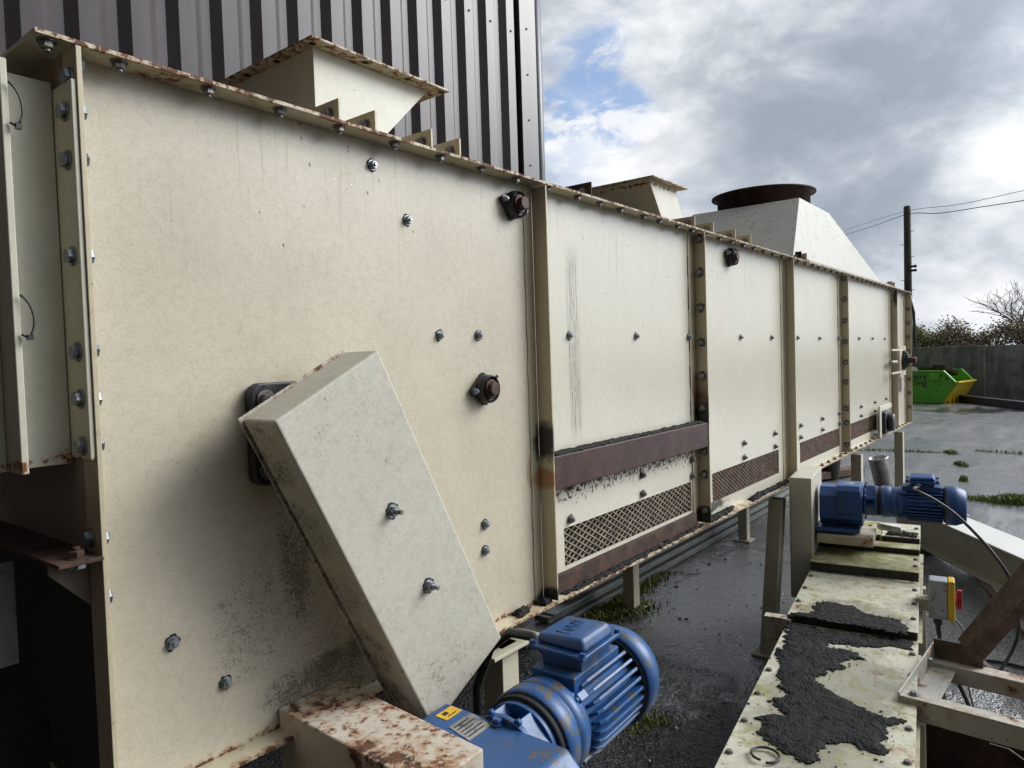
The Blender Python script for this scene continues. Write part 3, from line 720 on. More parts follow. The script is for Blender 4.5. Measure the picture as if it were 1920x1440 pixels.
# ------------------------------------------------------------------ geared motors
def gear_motor(t, M_, blue, blue2, long_gear=False, fancy=True):
    E_ = 0.0 if long_gear else .045
    X = lambda x, y=0, z=0: M_ @ Matrix.Translation((x, y, z)) @ Matrix.Rotation(math.pi / 2, 4, 'Y')
    A = lambda prof, seg=40, **k: (MB().lathe([(r_, x_) for x_, r_ in prof], M_ @ Matrix.Rotation(math.pi / 2, 4, 'Y'), seg, **k))
    def octo(x0, x1, ry, rz, ch, z0=0.0):
        p = [(ry, -rz + ch), (ry, rz - ch), (ry - ch, rz), (-ry + ch, rz), (-ry, rz - ch), (-ry, -rz + ch), (-ry + ch, -rz), (ry - ch, -rz)]
        g = MB(); g.prism([(x0, a, b_ + z0) for a, b_ in p], (x1 - x0, 0, 0), M_); return g
    gx = .02 if long_gear else .10
    if long_gear:
        g = octo(gx, .265, .115, .12, .05, -.035); gb = g.build('gearbox', blue, t, .006, 3)
        g = MB(); g.box(.0, .25, -.13, .13, -.19, -.165, M_); g.build('gearbox_foot', blue, gb, .004)
        g = octo(.12, .255, .125, .10, .03, .0); g.build('gearbox_cap', blue, gb, .005, 3)
    else:
        g = octo(gx, .275, .235, .103, .05, -.015); gb = g.build('gearbox', blue, t, .010, 3)
    for k in range(8):
        g = MB(); a = 2 * math.pi * k / 8 + .39; g.lathe([(.009, 0), (.009, .012)], M_ @ Matrix.Translation((.272, .108 * math.cos(a), .108 * math.sin(a))) @ Matrix.Rotation(math.pi / 2, 4, 'Y'), 6)
        g.build('gearbox_bolt', blue, gb)
    # lantern with open windows
    rl = .082 if long_gear else .100
    g = MB()
    for k in range(4):
        a = k * math.pi / 2 + math.pi / 4
        g.box(.27, .345, -.045, .045, rl - .030, rl, M_ @ Matrix.Rotation(a, 4, 'X'))
    g.lathe([(.05, .27), (.05, .345)], M_ @ Matrix.Rotation(math.pi / 2, 4, 'Y'), 20)
    g.lathe([(rl + .006, .268), (rl + .006, .284)], M_ @ Matrix.Rotation(math.pi / 2, 4, 'Y'), 40); g.lathe([(rl + .01, .328), (rl + .01, .345)], M_ @ Matrix.Rotation(math.pi / 2, 4, 'Y'), 40)
    g.build('coupling_lantern', blue, t, .002)
    A([(.346, .118 if not long_gear else .09), (.364, .118 if not long_gear else .09)]).build('joint_ring', M_gap, t)
    rr = .126 if not long_gear else .096
    A([(.365, rr - .004), (.369, rr), (.412, rr), (.418, rr - .006), (.424, rr - .006), (.428, rr - .002), (.462, rr - .004), (.468, rr - .012)]).build('motor_flange', blue2, t)
    rb = .104 if not long_gear else .088
    mb = A([(.455, rb + .010), (.480, rb + .008), (.488, rb), (.70 + E_, rb), (.705 + E_, rb - .01)]).build('motor_body', blue, t)
    # cooling fins, wide ones on the flanks as cast
    for k in range(30):
        a = 360 * k / 30 + 6
        if 62 < a < 118: continue
        g = MB(); Mf = M_ @ Matrix.Rotation(R(a) - math.pi / 2, 4, 'X'); hf = .026 if not long_gear else .020
        L0 = .498; L1 = .690 + E_
        prof = [(L0, rb - .004), (L1, rb - .004), (L1, rb + hf * .85), (L1 - .006, rb + hf), (L0 + .03, rb + hf), (L0 + .010, rb + hf * .75), (L0, rb + hf * .2)]
        g.prism([(x_, -.0045, z_) for x_, z_ in prof], (0, .009, 0), Mf); g.build('cooling_fin', blue, mb, .0018)
    rc = .141 if not long_gear else .116
    A([(x_ + E_, r_) for x_, r_ in ((.700, rc - .006), (.702, rc), (.755, rc), (.765, rc * .97), (.800, rc * .84), (.808, rc * .76), (.809, rc * .3))], 48).build('fan_cowl', blue, t)
    A([(.692 + E_, rc - .012), (.703 + E_, rc - .010)]).build('cowl_gap', M_gap, t)
    # lugs
    for a in (45, -45, 135, 225):
        g = MB(); Mf = M_ @ Matrix.Rotation(R(a), 4, 'X'); g.box(.468, .505, -.012, .012, rb, rb + .022, Mf); g.lathe([(.009, 0), (.009, .012)], Mf @ Matrix.Translation((.468, 0, rb + .014)) @ Matrix.Rotation(-math.pi / 2, 4, 'Y'), 6)
        g.build('body_lug', blue, mb, .003)
    # terminal box
    z0 = rb - .005; xt0, xt1 = (.500, .690) if not long_gear else (.50, .67); w = .084 if not long_gear else .070
    zt = z0 + (.068 if not long_gear else .05)
    g = MB(); g.box(xt0 + .022, xt1 - .022, -w + .020, w - .020, z0 - .02, zt, M_); g.box(xt0 - .02, xt1 + .02, -w * .8, w * .8, z0 - .02, z0 + .028, M_); tb_ = g.build('terminal_box', blue, t, .004)
    g = MB(); g.box(xt0 - .004, xt1 + .004, -w - .004, w + .004, zt + .0005, zt + .012, M_)
    ld = g.build('terminal_lid_rim', blue, tb_, .003, 3)
    g = MB(); zz = zt + .0125
    g.hexa([M_ @ Vector(p) for p in ((xt0 + .016, -w + .004, zz), (xt1 - .016, -w + .004, zz), (xt1 - .016, w - .004, zz), (xt0 + .016, w - .004, zz))],
           [M_ @ Vector(p) for p in ((xt0 + .026, -w + .018, zz + .034), (xt1 - .026, -w + .018, zz + .034), (xt1 - .022, w - .010, zz + .024), (xt0 + .022, w - .010, zz + .024))])
    lid = g.build('terminal_lid', blue, tb_, .012, 4)
    for a in (xt0 + .006, xt1 - .006):
        for b_ in (-w + .004, w - .004): put('lid_screw', SCREW, M_ @ Vector((a, b_, zt + .0122)), M_.to_3x3() @ Vector((0, 0, 1)), tb_)
    if fancy:
        # raised maker's mark: strokes standing off the lid
        g = MB(); P0 = lambda x, y: (x, y, zz + .034 - (y + w - .018) * .010 / (2 * w - .028))
        cx = (xt0 + xt1) / 2
        for (dx, dy, lx, ly) in ((-.050, 0, .004, .046), (-.046, -.021, .014, .004), (-.028, -.008, .004, .026), (-.018, -.008, .004, .026), (-.028, .012, .004, .006), (-.018, .012, .004, .006), (-.004, 0, .004, .042), (.008, -.008, .004, .026), (.008, .012, .004, .006), (.020, 0, .004, .042), (.032, 0, .004, .042), (.042, .003, .004, .034)):
            x_, y_, z_ = P0(cx + dx * .9, dy * 1.1 + .006); g.box(x_ - lx / 2, x_ + lx / 2, y_ - ly / 2, y_ + ly / 2, z_ - .006, z_ + .0018, M_)
        g.build('raised_mark', blue, lid)
    return gb, tb_, zt
SCREW = nut_mesh('lid_screw', .0075, .006, shank=False, washer=True, mats=[M_blue, M_blue], seed=77)
MO = (1.010, -.43, .930)
t1 = thing('geared_motor', 'near scuffed blue electric geared motor beside the rusted cover box', 'motor', (1.4, -.43, .8), 'blue geared motors')
MM1 = frame(MO, (math.cos(R(2.2)), 0, math.sin(R(2.2))), (0, 1, 0), (-math.sin(R(2.2)), 0, math.cos(R(2.2))))
gb1, tb1, zt1 = gear_motor(t1, MM1, M_blue, M_blue2)
g = MB(); g.box(.208, .264, .125, .163, .0882, .0894, MM1); g.build('warning_sticker', plain('yellow_sticker', (.62, .36, .02), .5, 0, 0, 80, .2), gb1)
g = MB(); g.hexa([MM1 @ Vector(p) for p in ((.172, .02, .0882), (.250, .02, .0882), (.266, .10, .0882), (.188, .10, .0882))], [MM1 @ Vector(p) for p in ((.172, .02, .0896), (.250, .02, .0896), (.266, .10, .0896), (.188, .10, .0896))])
g.build('rating_plate', plain('plate_alu', (.30, .30, .29), .45, .5, .3, 160, .4, dirt=.5), gb1)
g = MB()
for k in range(5): y_ = .030 + k * .0135; g.box(.182 + k * .0025, .182 + k * .0025 + (.058, .064, .045, .062, .052)[k], y_, y_ + .004, .08965, .0899, MM1)
g.build('plate_print', M_chip, gb1)
g = MB(); g.box(.222, .250, .132, .136, .08945, .0897, MM1); g.box(.220, .236, .142, .156, .08945, .0897, MM1); g.build('sticker_print', M_chip, gb1)
put('breather_plug', SCREW, MM1 @ Vector((.262, .01, .088)), (0, 0, 1), gb1, 1.8)
# its cable
g = MB(); g.tube([(1.60, -.34, 1.06), (1.60, -.28, 1.10), (1.60, -.20, 1.095), (1.60, -.12, 1.03), (1.59, -.07, .90), (1.60, -.06, .75), (1.62, -.06, .55)], .014, 10)
tag(g.build('power_cable', M_rubber), 'thick black cable looping out of the near blue motor behind its terminal box', 'cable')

# ------------------------------------------------------------------ screw conveyor in front
ce = Vector((math.cos(R(8)), math.sin(R(8)), 0)); cc = Vector((math.sin(R(8)), -math.cos(R(8)), 0))
CM = frame((3.69, -.345, 0), ce, cc, (0, 0, 1)); CWD = .585
CV = thing('screw_conveyor', 'low cream enclosed conveyor trough with mossy stepped lids covered in black spill', 'conveyor', (3.0, -.7, 0))
def lid(s0, s1, z, mt, c0=0.0, c1=CWD, dz=.035, lip=True):
    g = MB(); g.box(s0, s1, c0, c1, z - .005, z, CM); g.box(s0, s1, c0, c0 + .004, z - dz, z - .0052, CM); g.box(s0, s1, c1 - .004, c1, z - dz, z - .0052, CM)
    o = g.build('lid', mt, CV, .0015)
    if lip:
        g = MB(); g.box(s0, s0 + .004, c0 + .004, c1 - .0045, z - dz - .02, z - .0055, CM); g.build('lid_lip', M_mould, o)
    return o
M_mould = plain('black_mould', (.018, .017, .012), .7, 0, .8, 90, .6)
l0 = lid(-2.3, -.003, .50, M_lid, lip=False); l1 = lid(0, .812, .54, M_lid); l2 = lid(.815, 1.19, .60, M_lidm); l3 = lid(1.20, 1.34, .635, M_lidm); l4 = lid(1.36, 1.75, .672, M_lidm, 0, .36, .06); l5 = lid(1.36, 1.75, .668, M_lid, .365, CWD, .07)
g = MB(); g.box(-2.3, 1.7, .035, CWD - .035, .20, .462, CM); g.build('trough', M_trough, CV, .01)
g = MB(); g.box(-2.3, -.03, CWD - .034, CWD + .012, .440, .446, CM); g.box(.03, 1.7, CWD - .034, CWD + .016, .475, .481, CM); g.build('side_angle', M_trough, CV, .001)
for s_, ln in ((-.72, .44), (.95, .47)):
    g = MB(); g.box(s_, s_ + .06, CWD - .034, CWD + .03, 0, ln - .001, CM); g.build('leg', M_leg, CV, .002)
g = MB(); g.box(1.75, 1.85, .05, CWD - .05, .2, .62, CM); g.build('end_box', M_trough, CV, .005)
q = random.Random(12)
for o, s0, s1, z in ((l0, -2.0, -.06, .5), (l1, .06, .78, .54), (l2, .86, 1.16, .60), (l5, 1.40, 1.7, .668)):
    n = max(2, int((s1 - s0) / .24))
    for k in range(n):
        s_ = s0 + (s1 - s0) * (k + .5) / n
        put('lid_bolt', LB, CM @ Vector((s_, CWD - .022, z)), (0, 0, 1), o)
        if o is not l5: put('lid_bolt', LB, CM @ Vector((s_ + .04, .022, z)), (0, 0, 1), o)
for s_, c_ in ((1.40, .06), (1.385, .30)): put('anchor_bolt', BIG, CM @ Vector((s_, c_, .672)), (0, 0, 1), l4, 1.0); g = MB(); p = CM @ Vector((s_, c_, .68)); g.tube([p, p + Vector((0, 0, .045))], .011, 10); g.build('anchor_stud', M_rustd, l4)
# hanger bracket to the leaning leg
g = MB(); g.box(-.03, -.008, -.10, .02, .40, .52, CM); g.box(-.04, .02, -.11, .0, .521, .527, CM); g.build('hanger_bracket', M_frame, CV, .002)
# slim chain guard by the second motor
G2 = MB(); Mg = frame(CM @ Vector((.905, -.120, 0)), ce, cc, (0, 0, 1))
G2.box(0, .50, 0, .125, .33, 1.095, Mg); og = G2.build('drive_guard', M_guard, CV, .004, 3)
g = MB(); g.box(.003, .497, -.006, -.0004, .335, 1.09, Mg); g.build('guard_back_plate', M_guard, og)
# second motor across the conveyor end
t2 = thing('geared_motor', 'far deep blue geared motor lying across the end of the mossy conveyor', 'motor', CM @ Vector((1.2, .5, .67)), 'blue geared motors')
MM2 = frame(CM @ Vector((1.15, .012, .935)), cc, -ce, (0, 0, 1)) @ Matrix.Scale(1.01, 4)
gb2, tb2, zt2 = gear_motor(t2, MM2, M_blue3, M_blue3, True, True)
g = MB(); g.box(.16, .21, -.03, .03, .1002, .1015, MM2); g.build('rating_plate', MATS['plate_alu'], gb2)
g = MB(); g.tube([MM2 @ Vector((.56, .07, .118)), MM2 @ Vector((.565, .12, .118))], .018, 12); g.build('cable_gland', M_rubber, tb2)
# motor mounting plate and offcuts under it
g = MB(); g.box(1.0, 1.34, .02, .34, .672, .728, CM); g.build('motor_base', M_trough, CV, .003)
g = MB(); g.hexa([CM @ Vector(p) for p in ((1.22, .36, .736), (1.30, .34, .736), (1.36, .47, .72), (1.25, .49, .72))], [CM @ Vector(p) for p in ((1.22, .37, .775), (1.30, .35, .765), (1.35, .47, .75), (1.25, .48, .755))])
tag(g.build('packing_scrap', plain('pale_scrap', (.55, .54, .48), .8, 0, .5, 60, .3, dirt=.5), None, .004), 'crumbled pale packing scrap wedged under the far blue motor', 'scrap')

# ------------------------------------------------------------------ black spilled crumb
def inpoly(x, y, P):
    c = False; j = len(P) - 1
    for i in range(len(P)):
        if (P[i][1] > y) != (P[j][1] > y) and x < (P[j][0] - P[i][0]) * (y - P[i][1]) / (P[j][1] - P[i][1]) + P[i][0]: c = not c
        j = i
    return c
def pdist(x, y, P):
    d = 9.0; j = len(P) - 1
    for i in range(len(P)):
        ax, ay = P[j]; bx, by = P[i]; vx, vy = bx - ax, by - ay; t = max(0, min(1, ((x - ax) * vx + (y - ay) * vy) / (vx * vx + vy * vy + 1e-12)))
        d = min(d, math.hypot(x - ax - vx * t, y - ay - vy * t)); j = i
    return d
def heap(P, z, hmax, res, name, label, cat='spill', edge=.03, jit=.018, crumbs=130):
    g = MB(); xs_ = [p[0] for p in P]; ys_ = [p[1] for p in P]; V = {}
    nx = int((max(xs_) - min(xs_)) / res) + 3; ny = int((max(ys_) - min(ys_)) / res) + 3
    def hh(i, j):
        x = min(xs_) + (i - 1) * res; y = min(ys_) + (j - 1) * res
        w = Vector((x * 46, y * 46, z)); jx = mnoise.fractal(w, 1.0, 2, 4) * jit; jy = mnoise.fractal(w + Vector((9, 3, 1)), 1.0, 2, 4) * jit
        if not inpoly(x + jx, y + jy, P): return None
        d = min(1, pdist(x + jx, y + jy, P) / edge)
        nn = .62 + .30 * mnoise.fractal(Vector((x * 22, y * 22, 5)), 1, 2, 4) + .22 * mnoise.noise(Vector((x * 150, y * 150, 2)))
        return Vector((x, y, z + .0015 + max(0.0005, hmax * (.2 + .8 * d) * max(.1, nn))))
    H = {}
    for i in range(nx):
        for j in range(ny):
            v = hh(i, j)
            if v is not None: H[i, j] = v
    used = {}
    def vv(k):
        if k not in used: used[k] = g.bm.verts.new(H[k])
        return used[k]
    for (i, j) in list(H):
        k = [(i, j), (i + 1, j), (i + 1, j + 1), (i, j + 1)]
        if all(a in H for a in k): g.bm.faces.new([vv(a) for a in k])
    # skirt
    bd = [e for e in g.bm.edges if len(e.link_faces) == 1]
    for e in bd:
        a, b_ = e.verts; g.bm.faces.new([a, b_, g.bm.verts.new((b_.co.x, b_.co.y, z + .0006)), g.bm.verts.new((a.co.x, a.co.y, z + .0006))])
    q = random.Random(len(P))
    for k in range(crumbs):   # loose lumps round the spill
        i = q.randrange(len(P)); p = P[i]; x = p[0] + q.gauss(0, .04); y = p[1] + q.gauss(0, .03); r_ = .0018 + .006 * q.random() ** 3
        if not (min(xs_) - .08 < x < max(xs_) + .05 and min(ys_) - .01 < y < max(ys_) + .01): continue
        c, s_ = q.random() * 2 - 1, q.random() + .3
        v = [g.bm.verts.new((x + r_ * (X_ + c * Y_ * .4), y + r_ * Y_ * s_, z + .0008 + r_ * max(0, .3 + Z_ * .6))) for X_, Y_, Z_ in ((1, 0, .1), (.25, .95, -.1), (-.9, .3, .15), (-.4, -.9, 0), (.1, .1, 1), (.5, -.6, .4))]
        for f in ((0, 1, 4), (1, 2, 4), (2, 3, 4), (3, 5, 4), (5, 0, 4), (3, 0, 5)): g.bm.faces.new([v[i] for i in f])
    o = g.build(name, M_debris); return tag(o, label, cat, kind='stuff')
def zp(pts, z, k=3.0, ox=1280, oy=960): return [tuple(on(ox + a / k, oy + b_ / k, 2, z)[:2]) for a, b_ in pts]
heap(zp([(585, 578), (640, 566), (725, 568), (742, 508), (800, 505), (900, 522), (960, 528), (1040, 575), (1120, 590), (1230, 607), (1245, 640), (1272, 660), (1262, 694), (900, 632)], .54), .54, .012, .006, 'black_spill', 'narrow black crumb spill across the upper conveyor lid')
heap(zp([(572, 622), (700, 645), (900, 684), (1095, 705), (1292, 728), (1300, 780), (1180, 760), (1010, 768), (960, 755), (820, 745), (818, 768), (900, 772), (990, 800), (1028, 842), (960, 830), (880, 852), (930, 872), (860, 900), (812, 892), (810, 922), (735, 940), (800, 982), (880, 1040), (930, 1060), (1010, 1102), (1140, 1160), (1180, 1150), (1262, 1182), (1190, 1215), (1140, 1212), (1165, 1278), (1120, 1300), (1172, 1376), (1090, 1372), (1010, 1342), (940, 1305), (820, 1310), (780, 1345), (782, 1402), (700, 1432), (640, 1395), (545, 1352), (490, 1312), (412, 1242), (455, 1190), (395, 1160), (470, 1140), (560, 1142), (478, 1062), (590, 1030), (515, 985), (570, 960), (518, 922), (548, 850), (512, 800), (560, 760), (575, 700)], .50), .50, .015, .0065, 'black_spill', 'large ragged black crumb spill over the nearest conveyor lid', crumbs=320)
heap([(2.06, -.060), (2.6, -.056), (3.39, -.058), (3.39, -.004), (2.06, -.004)], 1.548, .016, .006, 'black_spill', 'black crumb lying along the brown cover rail', edge=.02, jit=.006, crumbs=20)
heap([(2.12, -.055), (2.5, -.062), (3.0, -.056), (3.39, -.050), (3.39, -.024), (2.1, -.024)], 1.03, .020, .006, 'black_spill', 'black crumb heaped along the rusty ledge below the first grille', edge=.02, jit=.012, crumbs=60)
heap([(3.43, -.060), (3.7, -.052), (3.82, -.03), (3.85, -.004), (3.43, -.004)], 1.03, .045, .006, 'black_spill', 'black crumb lump under the rusty second grille', edge=.035, jit=.012, crumbs=30)
heap([(4.02, -.058), (4.4, -.052), (4.76, -.05), (4.76, -.004), (4.1, -.004)], 1.03, .04, .006, 'black_spill', 'black crumb lump on the flange in front of the slim drive guard', edge=.03, jit=.012, crumbs=30)
heap([(1.98, -.058), (2.03, -.05), (2.03, -.006), (1.965, -.006)], 1.03, .05, .004, 'black_spill', 'small black crumb clump at the foot of the first stiffener post', edge=.02, jit=.006, crumbs=6)
heap([(1.83, -.055), (1.92, -.04), (1.92, -.006), (1.85, -.006)], 1.03, .035, .004, 'black_spill', 'small black crumb clump on the bottom flange above the near blue motor', edge=.02, jit=.008, crumbs=10)
heap([tuple((CM @ Vector((a, b_, 0)))[:2]) for a, b_ in ((1.37, .39), (1.37, .57), (1.46, .57), (1.50, .48), (1.46, .40))], .668, .03, .006, 'black_spill', 'black crumb along the front of the pale end lid beneath the far motor', edge=.03, jit=.012, crumbs=30)
# split ring left on the lid
p = on(1435, 1418, 2, .505); g = MB(); pts = [p + Vector((.046 * math.cos(R(a)), .046 * math.sin(R(a)), .003 + .006 * (a - 200) / 340)) for a in range(200, 541, 10)]
g.tube(pts, .0045, 8); tag(g.build('split_ring', M_iron), 'dark sprung steel ring lying on the nearest conveyor lid', 'ring')
# cable ties on the neck
for k, (z0, lab) in enumerate(((2.38, 'upper black cable tie looped through the pale neck flange at far left'), (2.01, 'lower black cable tie looped through the pale neck flange at far left'))):
    P = [Vector(p) for p in ((.450, -.045, z0 + .030), (.460, -.05, z0 + .02), (.466, -.05, z0), (.464, -.05, z0 - .03), (.462, -.05, z0 - .040))]
    arc = [P[0].lerp(P[-1], t / 12) + Vector((.012 * math.sin(math.pi * t / 12), -.004, .004 * math.sin(math.pi * t / 6))) for t in range(13)]
    g = MB(); g.tube(arc, .0020, 6); g.box(.457, .466, -.055, -.046, z0 - .050, z0 - .040); g.tube([(.458, -.05, z0 - .045), (.450, -.046, z0 - .040)], .002, 6)
    tag(g.build('cable_tie', M_rubber), lab, 'cable tie', 'cable ties')
g = MB(); g.box(.49, .545, .395, .4, 1.24, 1.475); tag(g.build('loose_board', plain('white_board', (.5, .5, .52), .6, 0, 0, 60, .1, dirt=.4)), 'pale board standing in the dark beneath the end shelf', 'board')
g = MB(); g.tube([(.60, .47, 1.205), (.73, .50, 1.222)], .011, 6); tag(g.build('loose_batten', plain('grey_batten', (.4, .37, .32), .8, 0, .3, 60, .2)), 'grey batten lying in the dark under the machine end', 'batten')

# ------------------------------------------------------------------ isolator and cables
def pd(px, py, d): return CP + ray(px, py) * d
IM = frame(CM @ Vector((.50, CWD + .045, .50)), ce, cc, (0, 0, 1))
t = thing('isolator_switch', 'grey and yellow isolator box with red handle on the conveyor side', 'switch', IM @ Vector((0, 0, 0)))
g = MB(); g.box(-.05, .05, 0, .085, -.035, .170, IM); ib = g.build('switch_housing', plain('switch_grey', (.33, .35, .37), .45, 0, 0, 60, .1, dirt=.45), t, .008, 3)
g = MB(); g.box(-.052, .052, .0855, .118, -.038, .173, IM); g.build('switch_cover', plain('switch_yellow', (.62, .40, .03), .45, 0, 0, 60, .15, dirt=.3), t, .008, 3)
g = MB(); g.lathe([(.036, .119), (.034, .128)], IM @ Matrix.Translation((0, 0, .07)) @ Matrix.Rotation(-math.pi / 2, 4, 'X'), 24); g.box(-.012, .012, .128, .150, .02, .12, IM); g.build('switch_handle', plain('switch_red', (.45, .02, .03), .4), t, .004)
g = MB(); g.lathe([(.022, -.036), (.020, -.075), (.014, -.08)], IM @ Matrix.Translation((0, .04, 0)), 14); g.build('cable_gland', M_rubber, t)
g = MB(); g.box(-.04, .04, -.06, -.001, .0, .06, IM); g.build('mounting_plate', M_trough, t)
def cable(pts, r, name, label, cat='cable', m=M_rubber, sub=6):
    P = [Vector(p) for p in pts]; out = []
    for i in range(len(P) - 1):
        a = P[max(i - 1, 0)]; b_ = P[i]; c = P[i + 1]; d = P[min(i + 2, len(P) - 1)]
        for k in range(sub):
            t_ = k / sub; out.append(.5 * ((2 * b_) + (c - a) * t_ + (2 * a - 5 * b_ + 4 * c - d) * t_ ** 2 + (3 * b_ - a - 3 * c + d) * t_ ** 3))
    out.append(P[-1]); g = MB(); g.tube(out, r, 8); return tag(g.build(name, m), label, cat)
cable([MM2 @ Vector((.565, .11, .118)), pd(1715, 918, 3.95), pd(1750, 936, 3.9), pd(1792, 965, 3.85), pd(1840, 1012, 3.8), pd(1875, 1055, 3.75), pd(1897, 1092, 3.75), pd(1908, 1130, 3.8), pd(1910, 1180, 3.75), pd(1897, 1222, 3.75), pd(1872, 1262, 3.72)], .0085, 'motor_cable', 'black cable arching from the far blue motor down to the yard')
cable([IM @ Vector((0, .04, -.07)), IM @ Vector((.0, .05, -.15)), IM @ Vector((-.05, .10, -.28)), IM @ Vector((-.12, .16, -.40)), IM @ Vector((-.2, .2, -.485))], .013, 'switch_cable', 'thick black cable hanging under the yellow isolator box')
cable([IM @ Vector((.03, .10, -.03)), IM @ Vector((.03, .155, -.10)), IM @ Vector((.0, .175, -.22)), IM @ Vector((-.06, .17, -.34)), IM @ Vector((-.1, .2, -.488))], .005, 'switch_lead', 'thin grey lead curving down beside the isolator box', m=plain('grey_lead', (.16, .16, .17), .5))
cable([on(1800, 1240, 2, .012), on(1850, 1238, 2, .012), on(1885, 1243, 2, .012), on(1925, 1252, 2, .012), on(1990, 1262, 2, .012)], .010, 'ground_cable', 'black cable lying across the wet ground behind the angle frame')

# ------------------------------------------------------------------ angle frame, bars and beam at right
FR = thing('angle_iron_frame', 'chipped cream angle iron frame standing beside the conveyor', 'frame', (3.4, -1.4, 0))
FM = frame((3.085, -.955, 0), Vector((.998, -.06, 0)).normalized(), Vector((-.06, -.998, 0)).normalized(), (0, 0, 1))
g = MB(); g.box(0, .62, 0, .007, .445, .535, FM); g.box(.06, .60, .0072, .105, .445, .451, FM); g.build('side_rail', M_frame, FR, .0015)
g = MB(); g.box(-.002, .062, .0075, 1.6, .518, .525, FM); g.box(-.002, .005, .0075, 1.6, .44, .5178, FM); g.build('front_rail', M_frame, FR, .0015)
g = MB(); g.box(.545, .552, .0075, 1.6, .395, .470, FM); g.box(.5522, .625, .0075, 1.6, .463, .470, FM); g.build('back_rail', M_frame, FR, .0015)
g = MB(); g.box(.60, .607, .008, .20, .4705, .56, FM); g.lathe([(.012, 0), (.012, .002)], FM @ T((.5995, .15, .515), (-1, 0, 0)), 12); g.build('upright_plate', M_rust, FR, .001)
g = MB(); g.box(.30, .306, .03, 1.2, .04, .40, FM); g.build('cross_plate', M_rustd, FR, .001)
for x_, y_ in ((.01, .012), (.56, .012)):
    g = MB(); g.box(x_, x_ + .05, y_, y_ + .006, 0, .438 if x_ < .1 else .392, FM); g.box(x_, x_ + .006, y_ + .0062, y_ + .05, 0, .438 if x_ < .1 else .392, FM); g.build('leg', M_frame, FR, .001)
g = MB(); g.hexa([FM @ Vector(p) for p in ((.02, .30, .42), (.02, .36, .42), (.03, .36, .42), (.03, .30, .42))], [FM @ Vector(p) for p in ((.28, .75, .03), (.28, .81, .03), (.29, .81, .03), (.29, .75, .03))]); g.build('brace', M_rustd, FR)
put('frame_bolt', HEADS[0], FM @ Vector((.035, .05, .526)), (0, 0, 1), FR); put('frame_bolt', HEADS[1], FM @ Vector((.50, .0078, .49)), (0, -1, 0), FR)
def bar(p0, p1, w, th, name, mt, label, cat, up=Vector((0, 0, 1)), bev=.004):
    p0, p1 = Vector(p0), Vector(p1); a = (p1 - p0).normalized(); v = (p0 + p1) * .5 - CP
    n_ = (v - a * v.dot(a)).normalized() if up is None else (up - a * up.dot(a)).normalized()
    s_ = a.cross(n_); M_ = frame(p0, a, s_, n_); g = MB(); g.box(0, (p1 - p0).length, -w / 2, w / 2, -th / 2, th / 2, M_)
    return tag(g.build(name, mt, None, bev), label, cat)
bar(pd(1818, 1220, 3.15), pd(2000, 1010, 2.85), .118, .055, 'steel_channel', M_rust, 'mottled rusty steel channel leaning up at the right edge behind the frame', 'steel bar', up=Vector((-.6, .25, .75)))
bar(on(1836, 1235, 2, .05), on(1870, 1270, 2, .02), .03, .02, 'steel_offcut', M_rust, 'short rusty bar end poking out below the leaning channel', 'steel bar')
bar(on(1822, 1068, 2, .03), on(1930, 1190, 2, .03), .05, .03, 'steel_flat', M_rust, 'thin rusty angle lying on the yard under the cream beam', 'steel bar')
BD = Vector((-.83, -.557, 0)).normalized(); BN = Vector((-BD.y, BD.x, 0)); 
if BN.dot(Vector((-1, 0, 0))) < 0: BN = -BN
BT = thing('steel_beam', 'long cream painted steel beam lying on the yard behind the far motor', 'beam', (7, -.72, 0))
BMx = frame((7.9, -.12, .05), BD, -BN, (0, 0, 1))
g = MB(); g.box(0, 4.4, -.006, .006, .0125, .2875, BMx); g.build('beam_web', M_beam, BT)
g = MB(); g.box(0, 4.4, -.035, .28, .288, .300, BMx); g.build('beam_flange', M_beamlit, BT, .002); g = MB(); g.box(0, 4.4, -.08, .06, 0, .012, BMx); g.build('beam_flange', M_beam, BT, .002)
for s_, z_ in ((1.02, .10), (1.02, .19), (1.75, .08), (1.75, .14), (1.75, .21), (1.86, .10), (1.86, .20), (1.95, .12)):
    g = MB(); g.lathe([(.011, 0), (.011, .002)], BMx @ T((s_, -.0062, z_), (0, -1, 0)), 10); g.build('bolt_hole', plain('hole_light', (.3, .3, .28), .6) if 'hole_light' not in MATS else MATS['hole_light'], BT)
for s_ in (.6, 3.6):
    g = MB(); g.box(s_, s_ + .1, -.2, .25, -.05, -.001, BMx); tag(g.build('timber_bearer', plain('wet_timber', (.05, .042, .034), .7) if 'wet_timber' not in MATS else MATS['wet_timber']), 'dark timber bearer under the %s end of the cream beam' % ('far' if s_ < 1 else 'near'), 'timber')
# long stacked strips lying behind the legs
for k, (y, z, w, L0, L1) in enumerate(((1.30, .05, .16, 3.6, 9.2), (1.33, .115, .12, 3.9, 9.4), (1.36, .18, .11, 4.2, 9.6), (1.38, .245, .10, 4.6, 9.6), (1.40, .31, .10, 5.0, 9.8))):
    g = MB(); g.box(L0, L1, y, y + w, z - .045, z - .004); g.box(L0 + .05, L1 - .03, y - .012, y + w, z - .0035, z + .006)
    tag(g.build('steel_strip', MATS.get('strip_grey') or plain('strip_grey', (.17, .18, .17), .4, .3, .2, 40, .3, dirt=.4), None, .002), '%s of the long grey steel strips stacked behind the machine legs' % ('lowest', 'second lowest', 'middle one', 'second highest', 'topmost')[k], 'steel strip', 'steel strips stacked behind the legs')
